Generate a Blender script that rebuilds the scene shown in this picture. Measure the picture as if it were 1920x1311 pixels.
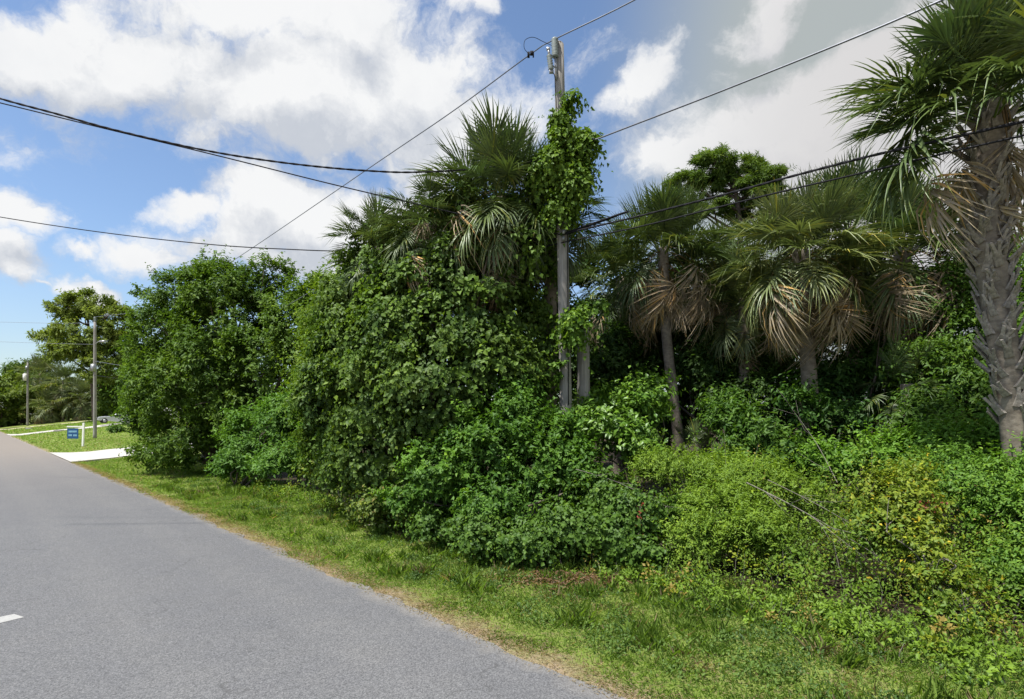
import bpy, math, random
import numpy as np
from mathutils import Vector, Matrix

for o in list(bpy.data.objects): bpy.data.objects.remove(o)
scene = bpy.context.scene
R = math.radians
F = 1047.0            # focal length in photo pixels
CAMH = 2.5            # camera height, m
HOR = 780.0           # horizon row

# ------------------------------------------------------------------ camera
cam_d = bpy.data.cameras.new('camera'); cam = bpy.data.objects.new('camera', cam_d)
scene.collection.objects.link(cam); scene.camera = cam
cam.location = (0, 0, CAMH); cam.rotation_euler = (R(90), 0, 0)
cam_d.sensor_width = 36; cam_d.lens = 36 * F / 1920
cam_d.shift_y = (HOR - 655.5) / 1920
cam_d.clip_start = 0.1; cam_d.clip_end = 3000

# ------------------------------------------------------------------ render
scene.render.engine = 'CYCLES'
scene.cycles.max_bounces = 7; scene.cycles.diffuse_bounces = 3; scene.cycles.glossy_bounces = 2
scene.cycles.transmission_bounces = 5; scene.cycles.transparent_max_bounces = 4
scene.view_settings.view_transform = 'Standard'; scene.view_settings.look = 'None'
scene.view_settings.gamma = 1; scene.view_settings.use_curve_mapping = False
scene.view_settings.exposure = 0.9

# ------------------------------------------------------------------ sun
SUN_EL, SUN_AZ = 64.0, 236.0        # azimuth clockwise from +Y (the view direction)
sd = bpy.data.lights.new('sun', 'SUN'); sun = bpy.data.objects.new('sun', sd)
scene.collection.objects.link(sun)
sd.energy = 4.3; sd.angle = R(1.4); sd.color = (1.0, 0.955, 0.88)
sdir = Vector((math.sin(R(SUN_AZ)) * math.cos(R(SUN_EL)), math.cos(R(SUN_AZ)) * math.cos(R(SUN_EL)), math.sin(R(SUN_EL))))
sun.rotation_euler = (-sdir).to_track_quat('-Z', 'Y').to_euler()
sun.location = sdir * 60

# ------------------------------------------------------------------ world: sky and clouds
world = bpy.data.worlds.new('World'); scene.world = world; world.use_nodes = True
wt = world.node_tree; wt.nodes.clear()

class NT:
    def __init__(s, t): s.t = t
    def n(s, typ, **kw):
        nd = s.t.nodes.new(typ)
        for k, v in kw.items(): setattr(nd, k, v)
        return nd
    def l(s, a, b): s.t.links.new(a, b)
    def m(s, op, a, b=None, c=None, clamp=False):
        nd = s.t.nodes.new('ShaderNodeMath'); nd.operation = op; nd.use_clamp = clamp
        for i, v in enumerate((a, b, c)):
            if v is None: continue
            if isinstance(v, (int, float)): nd.inputs[i].default_value = v
            else: s.l(v, nd.inputs[i])
        return nd.outputs[0]
    def v(s, op, a, b=None, scale=None):
        nd = s.t.nodes.new('ShaderNodeVectorMath'); nd.operation = op
        for i, x in enumerate((a, b)):
            if x is None: continue
            if isinstance(x, (tuple, list, Vector)): nd.inputs[i].default_value = x
            else: s.l(x, nd.inputs[i])
        if scale is not None: nd.inputs['Scale'].default_value = scale
        return nd.outputs['Value'] if op in ('LENGTH', 'DOT_PRODUCT', 'DISTANCE') else nd.outputs['Vector']
    def noise(s, vec, scale, detail=4, rough=.5, lac=2.0, dim='3D'):
        nd = s.t.nodes.new('ShaderNodeTexNoise'); nd.noise_dimensions = dim
        if vec is not None: s.l(vec, nd.inputs['Vector'])
        nd.inputs['Scale'].default_value = scale; nd.inputs['Detail'].default_value = detail
        nd.inputs['Roughness'].default_value = rough; nd.inputs['Lacunarity'].default_value = lac
        return nd
    def mr(s, val, a, b, c=0., d=1., smooth=False):
        nd = s.t.nodes.new('ShaderNodeMapRange')
        if smooth: nd.interpolation_type = 'SMOOTHSTEP'
        s.l(val, nd.inputs['Value'])
        for nm, x in (('From Min', a), ('From Max', b), ('To Min', c), ('To Max', d)): nd.inputs[nm].default_value = x
        return nd.outputs['Result']
    def mix(s, f, a, b, blend='MIX'):
        nd = s.t.nodes.new('ShaderNodeMix'); nd.data_type = 'RGBA'; nd.blend_type = blend
        if isinstance(f, (int, float)): nd.inputs[0].default_value = f
        else: s.l(f, nd.inputs[0])
        for i, x in ((6, a), (7, b)):
            if isinstance(x, (tuple, list)): nd.inputs[i].default_value = tuple(x) + ((1,) if len(x) == 3 else ())
            else: s.l(x, nd.inputs[i])
        return nd.outputs[2]

def pdir(px, py):
    return Vector(((px - 960) / F, 1, (HOR - py) / F)).normalized()

# cumulus banks: photo column, row, half width, half height (in photo pixels), tilt, weight
CL = [(40, 60, 260, 95, -8, 1.1), (300, 100, 290, 120, -14, 1.2), (560, 190, 330, 150, -12, 1.25), (760, 180, 230, 170, -20, 1.0),
      (480, 20, 420, 90, 0, .8), (800, 300, 200, 130, -30, .75), (660, 60, 260, 130, 0, 1.0), (930, 250, 190, 110, 0, .62),
      (560, 430, 190, 110, 14, 1.35), (700, 420, 180, 110, 0, 1.25), (480, 480, 120, 60, 0, 1.0), (820, 480, 220, 130, 0, 1.0),
      (640, 500, 330, 60, 0, 1.05),
      (10, 415, 95, 62, 0, 1.1), (15, 515, 80, 62, 0, 1.0), (345, 405, 85, 40, -8, .85), (255, 490, 80, 40, -12, .85),
      (310, 470, 80, 50, 0, .6), (172, 560, 62, 36, 0, 1.2), (160, 490, 40, 18, 0, .5), (95, 550, 26, 12, 0, .6),
      (1240, 170, 75, 110, 30, .95), (1440, 30, 75, 90, 10, .85), (1190, 210, 60, 60, 0, .6),
      (1500, 290, 330, 150, 10, 1.3), (1660, 190, 200, 140, 20, 1.25), (1760, 360, 300, 170, 0, 1.3), (1330, 300, 190, 90, 0, 1.0),
      (900, 20, 120, 50, -10, .5), (1120, 90, 90, 90, 40, .35)]

g = bpy.data.node_groups.new('cloud_density', 'ShaderNodeTree')
g.interface.new_socket('Vector', in_out='INPUT', socket_type='NodeSocketVector')
g.interface.new_socket('Density', in_out='OUTPUT', socket_type='NodeSocketFloat')
N = NT(g); gi = N.n('NodeGroupInput'); go = N.n('NodeGroupOutput')
vec = gi.outputs[0]
w1 = N.noise(vec, 5.0, 7, .58)
wv = N.v('SUBTRACT', w1.outputs['Color'], (.5, .5, .5))
vw = N.v('ADD', vec, N.v('SCALE', wv, scale=.20))
tot = None
for (px, py, rx, ry, rot, wgt) in CL:
    c = pdir(px, py); foreshort = c.y
    mp = N.n('ShaderNodeMapping', vector_type='TEXTURE')
    N.l(vw, mp.inputs['Vector'])
    zax = (Vector((0, 0, 1)) - c * c.z).normalized(); xax = c.cross(zax).normalized()
    M = Matrix((xax, c, zax)).transposed().to_4x4() @ Matrix.Rotation(R(rot), 4, 'Y')
    mp.inputs['Location'].default_value = c
    mp.inputs['Rotation'].default_value = M.to_euler()
    mp.inputs['Scale'].default_value = (rx / F * foreshort, 1.0, ry / F * foreshort)
    ln = N.v('LENGTH', mp.outputs['Vector'])
    f = N.m('MULTIPLY', N.m('SUBTRACT', 1.12, ln, clamp=False), wgt)
    f = N.m('MAXIMUM', f, 0)
    tot = f if tot is None else N.m('MAXIMUM', tot, f)
# open sky outside the view carries clouds of the same kind
sx = N.n('ShaderNodeSeparateXYZ'); N.l(vec, sx.inputs[0])
outside = N.mr(sx.outputs['Y'], .45, .1)
gen = N.m('MULTIPLY', N.mr(N.noise(vec, 1.7, 2, .5).outputs[0], .46, .66, 0, .9), outside)
tot = N.m('MAXIMUM', tot, gen)
fb = N.noise(vw, 12.0, 10, .64).outputs[0]
fb2 = N.noise(vec, 3.4, 3, .5).outputs[0]
d = N.m('ADD', tot, N.m('MULTIPLY', N.m('SUBTRACT', fb, .5), 1.5))
d = N.m('ADD', d, N.m('MULTIPLY', N.m('SUBTRACT', fb2, .5), .9))
N.l(d, go.inputs[0])

N = NT(wt)
tc = N.n('ShaderNodeTexCoord'); gen_v = N.v('NORMALIZE', tc.outputs['Generated'])
sky = N.n('ShaderNodeTexSky', sky_type='NISHITA'); sky.sun_disc = False
sky.sun_elevation = R(SUN_EL); sky.sun_rotation = R(SUN_AZ)
sky.air_density = 1.0; sky.dust_density = 0.8; sky.ozone_density = 2.2
def cd(v):
    gn = N.n('ShaderNodeGroup'); gn.node_tree = g; N.l(v, gn.inputs[0]); return gn.outputs[0]
d0 = cd(gen_v)
d1 = cd(N.v('ADD', gen_v, (0.0, -.02, .055)))
alpha = N.mr(d0, .10, .72, smooth=True)
lit = N.m('ADD', N.m('MULTIPLY', N.m('SUBTRACT', d0, d1), 1.1), .62)
lit = N.m('SUBTRACT', lit, N.mr(d1, .5, 1.5, 0, .22), clamp=True)
fine = N.noise(gen_v, 7, 8, .6).outputs[0]
lit = N.m('ADD', lit, N.mr(fine, .3, .7, -.16, .16), clamp=True)
ccol = N.mix(lit, (3.9, 4.15, 4.6), (6.2, 6.25, 6.3))
skyc = N.mix(1.0, sky.outputs[0], (1.14, 1.18, 1.22), 'MULTIPLY')
# humid veil thickening towards the right of the view
sp = N.n('ShaderNodeSeparateXYZ'); N.l(gen_v, sp.inputs[0])
veil = N.mr(sp.outputs['X'], .09, .36, 0, .93, smooth=True)
hz = N.mr(sp.outputs['Z'], .0, .30, .28, .0, smooth=True)
veil = N.m('MAXIMUM', veil, hz)
skyc = N.mix(veil, skyc, (3.15, 3.4, 3.3))
ccol = N.mix(N.mr(sp.outputs['X'], .14, .5, 0, .85, smooth=True), ccol, (4.5, 4.4, 4.4))
col = N.mix(alpha, skyc, ccol)
bg = N.n('ShaderNodeBackground'); bg.inputs['Strength'].default_value = .080
N.l(col, bg.inputs['Color'])
wo = N.n('ShaderNodeOutputWorld'); N.l(bg.outputs[0], wo.inputs[0])

# ------------------------------------------------------------------ helpers
COL = scene.collection
UD = Vector((-.7009, .7133, 0)); ND = Vector((.7133, .7009, 0))   # along the road (away), away from the road (right)
def sstep(x, a, b):
    t = np.clip((x - a) / (b - a), 0, 1); return t * t * (3 - 2 * t)
def HT(u, n):
    u = np.asarray(u, float); n = np.asarray(n, float)
    sl = .068 * sstep(u, 22, 40) + .05 * sstep(u, 60, 100)
    h = sl * np.clip(n - 5, 0, 22)
    h = h + .05 * np.sin(n * .9 + u * .13) * sstep(n, 6, 12)
    h = h - .05 * sstep(n, 4.2, 5.0) * sstep(-n, -7, -5.6)
    return h
def W(u, n, z=0.0):
    p = UD * u + ND * n
    return Vector((p.x, p.y, float(HT(u, n)) + z))
def un(p): return p[0] * UD.x + p[1] * UD.y, p[0] * ND.x + p[1] * ND.y
def P(px, py, Y): return Vector(((px - 960) / F * Y, Y, CAMH + (HOR - py) / F * Y))
def Pn(px, py, n):
    k = (px - 960) / F; Y = n / (ND.y + ND.x * k); return P(px, py, Y)
def gz(x, y):
    u, n = un((x, y)); return float(HT(u, n))

def tag(o, label=None, cat=None, group=None, kind=None):
    if label: o['label'] = label
    if cat: o['category'] = cat
    if group: o['group'] = group
    if kind: o['kind'] = kind
    return o
def link(name, me, mat, parent=None):
    o = bpy.data.objects.new(name, me); COL.objects.link(o)
    if mat is not None and me is not None and not me.materials: me.materials.append(mat)
    if parent: o.parent = parent
    return o
def empty(name, loc, label, cat, group=None):
    o = bpy.data.objects.new(name, None); COL.objects.link(o); o.location = loc; o.empty_display_size = .2
    return tag(o, label, cat, group)
def pymesh(name, vs, fs, smooth=False):
    me = bpy.data.meshes.new(name); me.from_pydata([tuple(v) for v in vs], [], fs); me.update()
    if smooth: me.polygons.foreach_set('use_smooth', [True] * len(me.polygons))
    return me
def trimesh(name, V, T, C=None, smooth=False):
    me = bpy.data.meshes.new(name)
    V = np.ascontiguousarray(V, np.float32); T = np.ascontiguousarray(T, np.int32)
    me.vertices.add(len(V)); me.vertices.foreach_set('co', V.ravel())
    me.loops.add(T.size); me.loops.foreach_set('vertex_index', T.ravel())
    me.polygons.add(len(T)); me.polygons.foreach_set('loop_start', np.arange(0, T.size, 3, dtype=np.int32))
    me.polygons.foreach_set('loop_total', np.full(len(T), 3, np.int32))
    if smooth: me.polygons.foreach_set('use_smooth', np.ones(len(T), bool))
    if C is not None:
        a = me.color_attributes.new('Col', 'FLOAT_COLOR', 'POINT')
        cc = np.ones((len(V), 4), np.float32); cc[:, :3] = C
        a.data.foreach_set('color', cc.ravel())
    me.update(calc_edges=True)
    return me

class MB:
    """collects tubes, boxes and lathes into one mesh"""
    def __init__(s): s.v = []; s.f = []
    def tube(s, pts, r, k=8, cap=True):
        pts = [Vector(p) for p in pts]
        if not isinstance(r, (list, tuple)): r = [r] * len(pts)
        b = len(s.v); up = None
        for i, p in enumerate(pts):
            t = (pts[min(i + 1, len(pts) - 1)] - pts[max(i - 1, 0)]).normalized()
            if up is None: up = t.orthogonal().normalized()
            x = (up - t * up.dot(t)).normalized(); up = x; y = t.cross(x)
            for j in range(k):
                a = 2 * math.pi * j / k
                s.v.append(p + (x * math.cos(a) + y * math.sin(a)) * r[i])
        for i in range(len(pts) - 1):
            for j in range(k):
                j2 = (j + 1) % k
                s.f.append((b + i * k + j, b + i * k + j2, b + (i + 1) * k + j2, b + (i + 1) * k + j))
        if cap:
            s.f.append(tuple(b + j for j in range(k))[::-1]); s.f.append(tuple(b + (len(pts) - 1) * k + j for j in range(k)))
        return s
    def box(s, c, sz, M=None):
        b = len(s.v); c = Vector(c)
        for dx in (-.5, .5):
            for dy in (-.5, .5):
                for dz in (-.5, .5):
                    q = Vector((dx * sz[0], dy * sz[1], dz * sz[2]))
                    if M: q = M @ q
                    s.v.append(c + q)
        for f in ((0, 1, 3, 2), (4, 6, 7, 5), (0, 4, 5, 1), (2, 3, 7, 6), (0, 2, 6, 4), (1, 5, 7, 3)): s.f.append(tuple(b + i for i in f))
        return s
    def prism(s, outline, y0, y1):
        """outline of (x, z), extruded along y"""
        b = len(s.v); n = len(outline)
        for y in (y0, y1):
            for x, z in outline: s.v.append(Vector((x, y, z)))
        s.f.append(tuple(b + i for i in range(n))); s.f.append(tuple(b + n + i for i in range(n))[::-1])
        for i in range(n): s.f.append((b + i, b + n + i, b + n + (i + 1) % n, b + (i + 1) % n))
        return s
    def build(s, name, mat, parent=None, smooth=True, off=None):
        vs = s.v if off is None else [v - Vector(off) for v in s.v]
        return link(name, pymesh(name, vs, s.f, smooth), mat, parent)

def spline(pts, sub=8):
    pts = [Vector(p) for p in pts]; out = []
    for i in range(len(pts) - 1):
        a = pts[max(i - 1, 0)]; b = pts[i]; c = pts[i + 1]; d = pts[min(i + 2, len(pts) - 1)]
        for j in range(sub):
            t = j / sub
            out.append(.5 * ((2 * b) + (c - a) * t + (2 * a - 5 * b + 4 * c - d) * t * t + (3 * b - a - 3 * c + d) * t ** 3))
    out.append(pts[-1]); return out

# ------------------------------------------------------------------ materials
def mat(name):
    m = bpy.data.materials.new(name); m.use_nodes = True; m.node_tree.nodes.clear()
    N = NT(m.node_tree); out = N.n('ShaderNodeOutputMaterial'); return m, N, out
def princ(N, out, col, rough=.8, spec=.3, metal=0., bump=None):
    p = N.n('ShaderNodeBsdfPrincipled')
    if isinstance(col, (tuple, list)): p.inputs['Base Color'].default_value = tuple(col) + (1,)
    else: N.l(col, p.inputs['Base Color'])
    if isinstance(rough, (int, float)): p.inputs['Roughness'].default_value = rough
    else: N.l(rough, p.inputs['Roughness'])
    p.inputs['Specular IOR Level'].default_value = spec; p.inputs['Metallic'].default_value = metal
    if bump is not None:
        b = N.n('ShaderNodeBump'); b.inputs['Strength'].default_value = bump[1]; b.inputs['Distance'].default_value = bump[2]
        N.l(bump[0], b.inputs['Height']); N.l(b.outputs[0], p.inputs['Normal'])
    N.l(p.outputs[0], out.inputs[0]); return p
def simple(name, col, rough=.6, spec=.3, metal=0., var=.25, scale=8.):
    m, N, out = mat(name); t = N.n('ShaderNodeTexCoord')
    n = N.noise(t.outputs['Object'], scale, 5, .6).outputs[0]
    c = N.mix(N.mr(n, .3, .7), tuple(x * (1 - var) for x in col), tuple(min(1, x * (1 + var)) for x in col))
    princ(N, out, c, rough, spec, metal, (n, .25, .01)); return m

def leaf_mat(name, trans=.32, gloss=.10, rough=.45, attr=True, base=(.06, .11, .03), tint=(1.25, 1.3, .5), objvar=None):
    m, N, out = mat(name)
    if attr:
        a = N.n('ShaderNodeAttribute', attribute_name='Col'); c = a.outputs['Color']
    else:
        oi = N.n('ShaderNodeObjectInfo'); c = N.mix(oi.outputs['Random'], base, objvar)
        t = N.n('ShaderNodeTexCoord'); nn = N.noise(t.outputs['Object'], 9, 3, .6).outputs[0]
        a = N.n('ShaderNodeAttribute', attribute_name='Col')
        c = N.mix(1., c, a.outputs['Color'], 'MULTIPLY')
        c = N.mix(N.mr(nn, .35, .7), c, N.mix(1., c, (1.25, 1.15, .8), 'MULTIPLY'))
    df = N.n('ShaderNodeBsdfDiffuse'); N.l(c, df.inputs[0])
    tr = N.n('ShaderNodeBsdfTranslucent'); N.l(N.mix(1., c, tint, 'MULTIPLY'), tr.inputs[0])
    s1 = N.n('ShaderNodeMixShader'); s1.inputs[0].default_value = trans; N.l(df.outputs[0], s1.inputs[1]); N.l(tr.outputs[0], s1.inputs[2])
    gl = N.n('ShaderNodeBsdfGlossy'); gl.inputs['Roughness'].default_value = rough; gl.inputs[0].default_value = (.8, .85, .85, 1)
    s2 = N.n('ShaderNodeMixShader'); s2.inputs[0].default_value = gloss
    N.l(s1.outputs[0], s2.inputs[1]); N.l(gl.outputs[0], s2.inputs[2]); N.l(s2.outputs[0], out.inputs[0])
    return m
M_LEAF = leaf_mat('leaf', gloss=.014, rough=.5)
M_LEAFG = leaf_mat('glossy_leaf', gloss=.028, rough=.42)
M_GRASS = leaf_mat('grass_blade', trans=.4, gloss=.012, rough=.5)
M_FROND = leaf_mat('palm_frond', .2, .035, .38, False, (.058, .096, .042), (1.1, 1.2, .6), (.105, .148, .052))
M_FRONDP = leaf_mat('pale_palm_frond', .22, .035, .4, False, (.098, .140, .066), (1.1, 1.2, .6), (.165, .20, .085))
M_DEAD = leaf_mat('dead_frond', .15, .01, .6, False, (.25, .205, .155), (1, .9, .75), (.43, .375, .30))

def bark_mat(name, c1, c2, sx=18, sz=2.2, bs=.5):
    m, N, out = mat(name); t = N.n('ShaderNodeTexCoord')
    mp = N.n('ShaderNodeMapping'); N.l(t.outputs['Object'], mp.inputs[0]); mp.inputs['Scale'].default_value = (sx, sx, sz)
    n = N.noise(mp.outputs[0], 1.4, 8, .65).outputs[0]; n2 = N.noise(t.outputs['Object'], 2.1, 4, .5).outputs[0]
    c = N.mix(N.mr(n, .3, .68), c1, c2); c = N.mix(N.mr(n2, .4, .75, 0, .45), c, tuple(x * .5 for x in c1))
    princ(N, out, c, .9, .15, 0, (n, bs, .02)); return m
M_BARK = bark_mat('bark', (.075, .06, .045), (.2, .17, .135))
M_PALMT = bark_mat('palm_trunk', (.12, .10, .08), (.30, .26, .21), 5, 9)
M_BOOT = bark_mat('palm_boot', (.13, .115, .095), (.40, .36, .31), 14, 14)
M_PINEB = bark_mat('pine_bark', (.07, .05, .04), (.17, .13, .11), 10, 5)
M_TWIG = bark_mat('dry_twig', (.12, .105, .09), (.27, .245, .215))
M_POLE = bark_mat('weathered_pole', (.19, .18, .165), (.37, .355, .33), 26, .9, .6)
M_WIRE = simple('black_cable', (.015, .015, .018), .8, .15, 0, .2)
M_ALU = simple('grey_wire', (.16, .17, .20), .45, .4, .4, .15)
M_INS = simple('grey_insulator', (.20, .23, .22), .4, .5, 0, .2, 20)
M_STEEL = simple('galvanised_steel', (.30, .31, .32), .45, .5, .6, .25)
M_WHITE = simple('white_paint', (.78, .78, .75), .5, .35, 0, .06)
M_BLUE = simple('blue_panel', (.012, .07, .19), .4, .4, 0, .15)
M_PRINT = simple('pale_print', (.22, .42, .55), .5, .3, 0, .1)
M_CAR = simple('silver_paint', (.50, .52, .54), .25, .6, .35, .05)
M_GLASS = simple('dark_glass', (.02, .025, .03), .08, .7, 0, .1)
M_TYRE = simple('tyre_rubber', (.02, .02, .02), .8, .2, 0, .2)
M_CULV = simple('old_concrete', (.16, .15, .14), .9, .2, 0, .35, 5)
M_REDL = None

# ------------------------------------------------------------------ ground
def road_coords(N):
    g_ = N.n('ShaderNodeNewGeometry')
    n_ = N.v('DOT_PRODUCT', g_.outputs['Position'], tuple(ND)); u_ = N.v('DOT_PRODUCT', g_.outputs['Position'], tuple(UD))
    return g_.outputs['Position'], u_, n_
def ground_mat():
    m, N, out = mat('ground'); pos, u_, n_ = road_coords(N)
    a = N.noise(pos, .55, 5, .6).outputs[0]; b = N.noise(pos, 9, 6, .65).outputs[0]; c = N.noise(pos, 60, 4, .6).outputs[0]
    col = N.mix(N.mr(a, .4, .62), (.15, .21, .04), (.21, .26, .065))
    col = N.mix(N.mr(b, .5, .68), col, (.19, .15, .085))
    edge = N.m('ADD', n_, N.m('MULTIPLY', N.m('SUBTRACT', N.noise(pos, 1.6, 5, .6).outputs[0], .5), 1.3))
    col = N.mix(N.mr(edge, 4.6, 4.15, 0, 1), col, (.30, .235, .16))
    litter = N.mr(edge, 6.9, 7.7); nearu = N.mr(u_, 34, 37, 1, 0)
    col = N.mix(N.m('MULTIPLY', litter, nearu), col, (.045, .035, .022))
    col = N.mix(N.mr(c, .3, .7, .0, .45), col, N.mix(1., col, (.4, .4, .4), 'MULTIPLY'))
    princ(N, out, col, .95, .1, 0, (c, .6, .03)); return m
us = np.concatenate([np.linspace(-60, -12, 10), np.linspace(-10, 130, 95), np.linspace(136, 300, 20), [400, 600, 900, 1400]])
ns = np.concatenate([[-1200, -700, -400, -200, -100, -50, -25, -12, -6, -3.6], np.linspace(-3, 30, 67), [36, 45, 60, 100, 200, 400, 700, 1200]])
U, Nn = np.meshgrid(us, ns, indexing='ij'); Z = HT(U, Nn)
V = np.stack([UD.x * U + ND.x * Nn, UD.y * U + ND.y * Nn, Z], -1).reshape(-1, 3)
nu, nn_ = U.shape; idx = np.arange(nu * nn_).reshape(nu, nn_)
q = np.stack([idx[:-1, :-1], idx[:-1, 1:], idx[1:, 1:], idx[1:, :-1]], -1).reshape(-1, 4)
T = np.concatenate([q[:, [0, 2, 1]], q[:, [0, 3, 2]]])
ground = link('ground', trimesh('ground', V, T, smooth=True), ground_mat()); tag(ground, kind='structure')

def asphalt_mat():
    m, N, out = mat('asphalt'); pos, u_, n_ = road_coords(N)
    f = N.noise(pos, 70, 3, .7).outputs[0]; vo = N.n('ShaderNodeTexVoronoi'); N.l(pos, vo.inputs['Vector']); vo.inputs['Scale'].default_value = 95
    big = N.noise(pos, .35, 4, .55).outputs[0]; mid = N.noise(pos, 2.3, 5, .6).outputs[0]
    c = N.mix(N.mr(vo.outputs['Color'], 0, 1), (.066, .068, .072), (.188, .19, .196))
    c = N.mix(N.mr(f, .35, .7), N.mix(1., c, (.7, .7, .72), 'MULTIPLY'), N.mix(1., c, (1.25, 1.25, 1.24), 'MULTIPLY'))
    c = N.mix(N.mr(big, .35, .65, 0, .5), c, N.mix(1., c, (.86, .87, .9), 'MULTIPLY'))
    c = N.mix(N.mr(mid, .4, .7, 0, .4), c, N.mix(1., c, (1.12, 1.1, 1.06), 'MULTIPLY'))
    trk = N.m('ABSOLUTE', N.m('SUBTRACT', N.m('ABSOLUTE', N.m('SUBTRACT', n_, 2.25)), .8))
    c = N.mix(N.mr(trk, .1, .45, .35, 0, smooth=True), c, N.mix(1., c, (1.14, 1.13, 1.1), 'MULTIPLY'))
    stain = N.noise(pos, 1.1, 6, .7).outputs[0]
    c = N.mix(N.mr(stain, .6, .72, 0, .35), c, N.mix(1., c, (.72, .72, .74), 'MULTIPLY'))
    ck = N.n('ShaderNodeTexVoronoi', feature='DISTANCE_TO_EDGE'); N.l(N.v('ADD', pos, N.v('SCALE', N.noise(pos, 1.5, 4, .6).outputs['Color'], scale=.9)), ck.inputs['Vector']); ck.inputs['Scale'].default_value = .32
    c = N.mix(N.m('MULTIPLY', N.mr(ck.outputs['Distance'], .0, .006, .5, 0), N.mr(N.noise(pos, .7, 2, .5).outputs[0], .5, .56)), c, (.05, .05, .05))
    # worn wheel tracks a little paler, dust where the road runs off
    c = N.mix(N.mr(u_, 14, 60, 0, .75, smooth=True), c, (.215, .185, .155))
    edge = N.m('ADD', n_, N.m('MULTIPLY', N.m('SUBTRACT', mid, .5), .5))
    c = N.mix(N.mr(edge, 3.9, 4.25, 0, .5), c, (.26, .24, .21))
    princ(N, out, c, .85, .25, 0, (vo.outputs['Distance'], .35, .006)); return m
rng = np.random.default_rng(5)
def strip(name, us_, n0, n1, z, m, jit=0.0, parent=None):
    vs = []; fs = []
    n1 = n1 if hasattr(n1, '__len__') else [n1] * len(us_)
    n0 = n0 if hasattr(n0, '__len__') else [n0] * len(us_)
    k = 4
    for i, u_ in enumerate(us_):
        for j in range(k + 1):
            t = j / k; n_ = n0[i] + (n1[i] - n0[i]) * t
            p = W(u_, n_); p.z = max(0, float(HT(u_, n_))) + z; vs.append(p)
    for i in range(len(us_) - 1):
        for j in range(k):
            a = i * (k + 1) + j; fs.append((a, a + k + 1, a + k + 2, a + 1))
    me = pymesh(name, vs, fs); return link(name, me, m, parent)
ru = np.concatenate([np.arange(-30, 30, .25), np.arange(30, 130, 2), np.arange(130, 500, 30)])
en = 4.17 + .05 * np.sin(ru * 1.3) + .03 * np.sin(ru * 4.1 + 1) + rng.normal(0, .03, len(ru)) + .05 * np.sin(ru * 2.3 + np.sin(ru * .7) * 3)
road = strip('road', ru, -3.4, list(en), .008, asphalt_mat()); tag(road, kind='structure')
# the white painted mark at the left edge
m, N, out = mat('road_paint'); pos, u_, n_ = road_coords(N)
w_ = N.noise(pos, 40, 5, .7).outputs[0]
princ(N, out, N.mix(N.mr(w_, .5, .72), (.34, .34, .33), (.2, .2, .2)), .6)
def gp(px, py): 
    Y = CAMH * F / (py - HOR); return Vector(((px - 960) / F * Y, Y, .012))
mk = pymesh('lane_marking', [gp(46, 1159), gp(26, 1153), gp(-90, 1178), gp(-80, 1189)], [(0, 1, 2, 3)])
link('lane_marking', mk, m, road)

def concrete(name, c1, c2):
    m, N, out = mat(name); pos, u_, n_ = road_coords(N)
    n = N.noise(pos, 3, 6, .6).outputs[0]; f = N.noise(pos, 50, 3, .6).outputs[0]
    princ(N, out, N.mix(N.mr(n, .35, .7), c1, c2), .8, .3, 0, (f, .2, .005)); return m
M_CONC = concrete('pale_concrete', (.36, .345, .32), (.47, .45, .42))
M_SAND = concrete('sandy_shell', (.38, .34, .2), (.5, .46, .3))
def drive(name, u0, u1, n0, n1, flare, m, z=.03):
    vs = []; fs = []; ks = 14; nn = 30
    for i in range(nn + 1):
        n_ = n0 + (n1 - n0) * i / nn; fl = flare * max(0, 1 - (n_ - n0) / 2.2) ** 2
        for j in range(ks + 1):
            u_ = (u0 - fl) + (u1 - u0 + 2 * fl) * j / ks
            p = W(u_, n_); p.z = max(float(HT(u_, n_)), 0) + z + .02; vs.append(p)
    for i in range(nn):
        for j in range(ks):
            a = i * (ks + 1) + j; fs.append((a, a + 1, a + ks + 2, a + ks + 1))
    # edge skirts so that the slab has thickness
    b = len(vs)
    for i in range(nn + 1): vs.append(vs[i * (ks + 1)] - Vector((0, 0, .12)))
    for i in range(nn): fs.append((i * (ks + 1), (i + 1) * (ks + 1), b + i + 1, b + i))
    return tag(link(name, pymesh(name, vs, fs), m), kind='structure')
drive('driveway', 39.2, 47, 4.1, 34, 1.4, M_CONC)
drive('driveway', 95, 100, 4.1, 40, 2.0, M_CONC)
drive('path', 133, 137, 4.1, 60, 1.0, M_SAND)

# ------------------------------------------------------------------ leaves
def unit(a): return a / np.maximum(np.linalg.norm(a, axis=-1, keepdims=True), 1e-9)
def rdir(r, n):
    return unit(r.normal(size=(n, 3)))
def leaves(pos, dr, nr, L, Wd, col, quad=False, droop=.15, fold=.25):
    n = len(pos); L = L[:, None]; Wd = Wd[:, None]
    side = unit(np.cross(dr, nr)); nr = np.cross(side, dr)
    base = pos; tip = pos + dr * L - nr * L * droop
    mid = pos + dr * L * .5 + nr * L * .03
    lf = pos + dr * L * .42 + side * Wd * .5 + nr * Wd * fold
    rt = pos + dr * L * .42 - side * Wd * .5 + nr * Wd * fold
    k = np.arange(n)[:, None]
    if quad:
        V = np.stack([base, lf, tip, rt], 1).reshape(-1, 3)
        T = np.concatenate([k * 4 + np.array([[0, 2, 1]]), k * 4 + np.array([[0, 3, 2]])]); m_ = 4
    else:
        V = np.stack([base, lf, tip, rt, mid], 1).reshape(-1, 3)
        T = np.concatenate([k * 5 + np.array([[a, b, c]]) for a, b, c in ((0, 4, 1), (0, 3, 4), (1, 4, 2), (4, 3, 2))]); m_ = 5
    return V, T, np.repeat(col, m_, axis=0)
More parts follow.
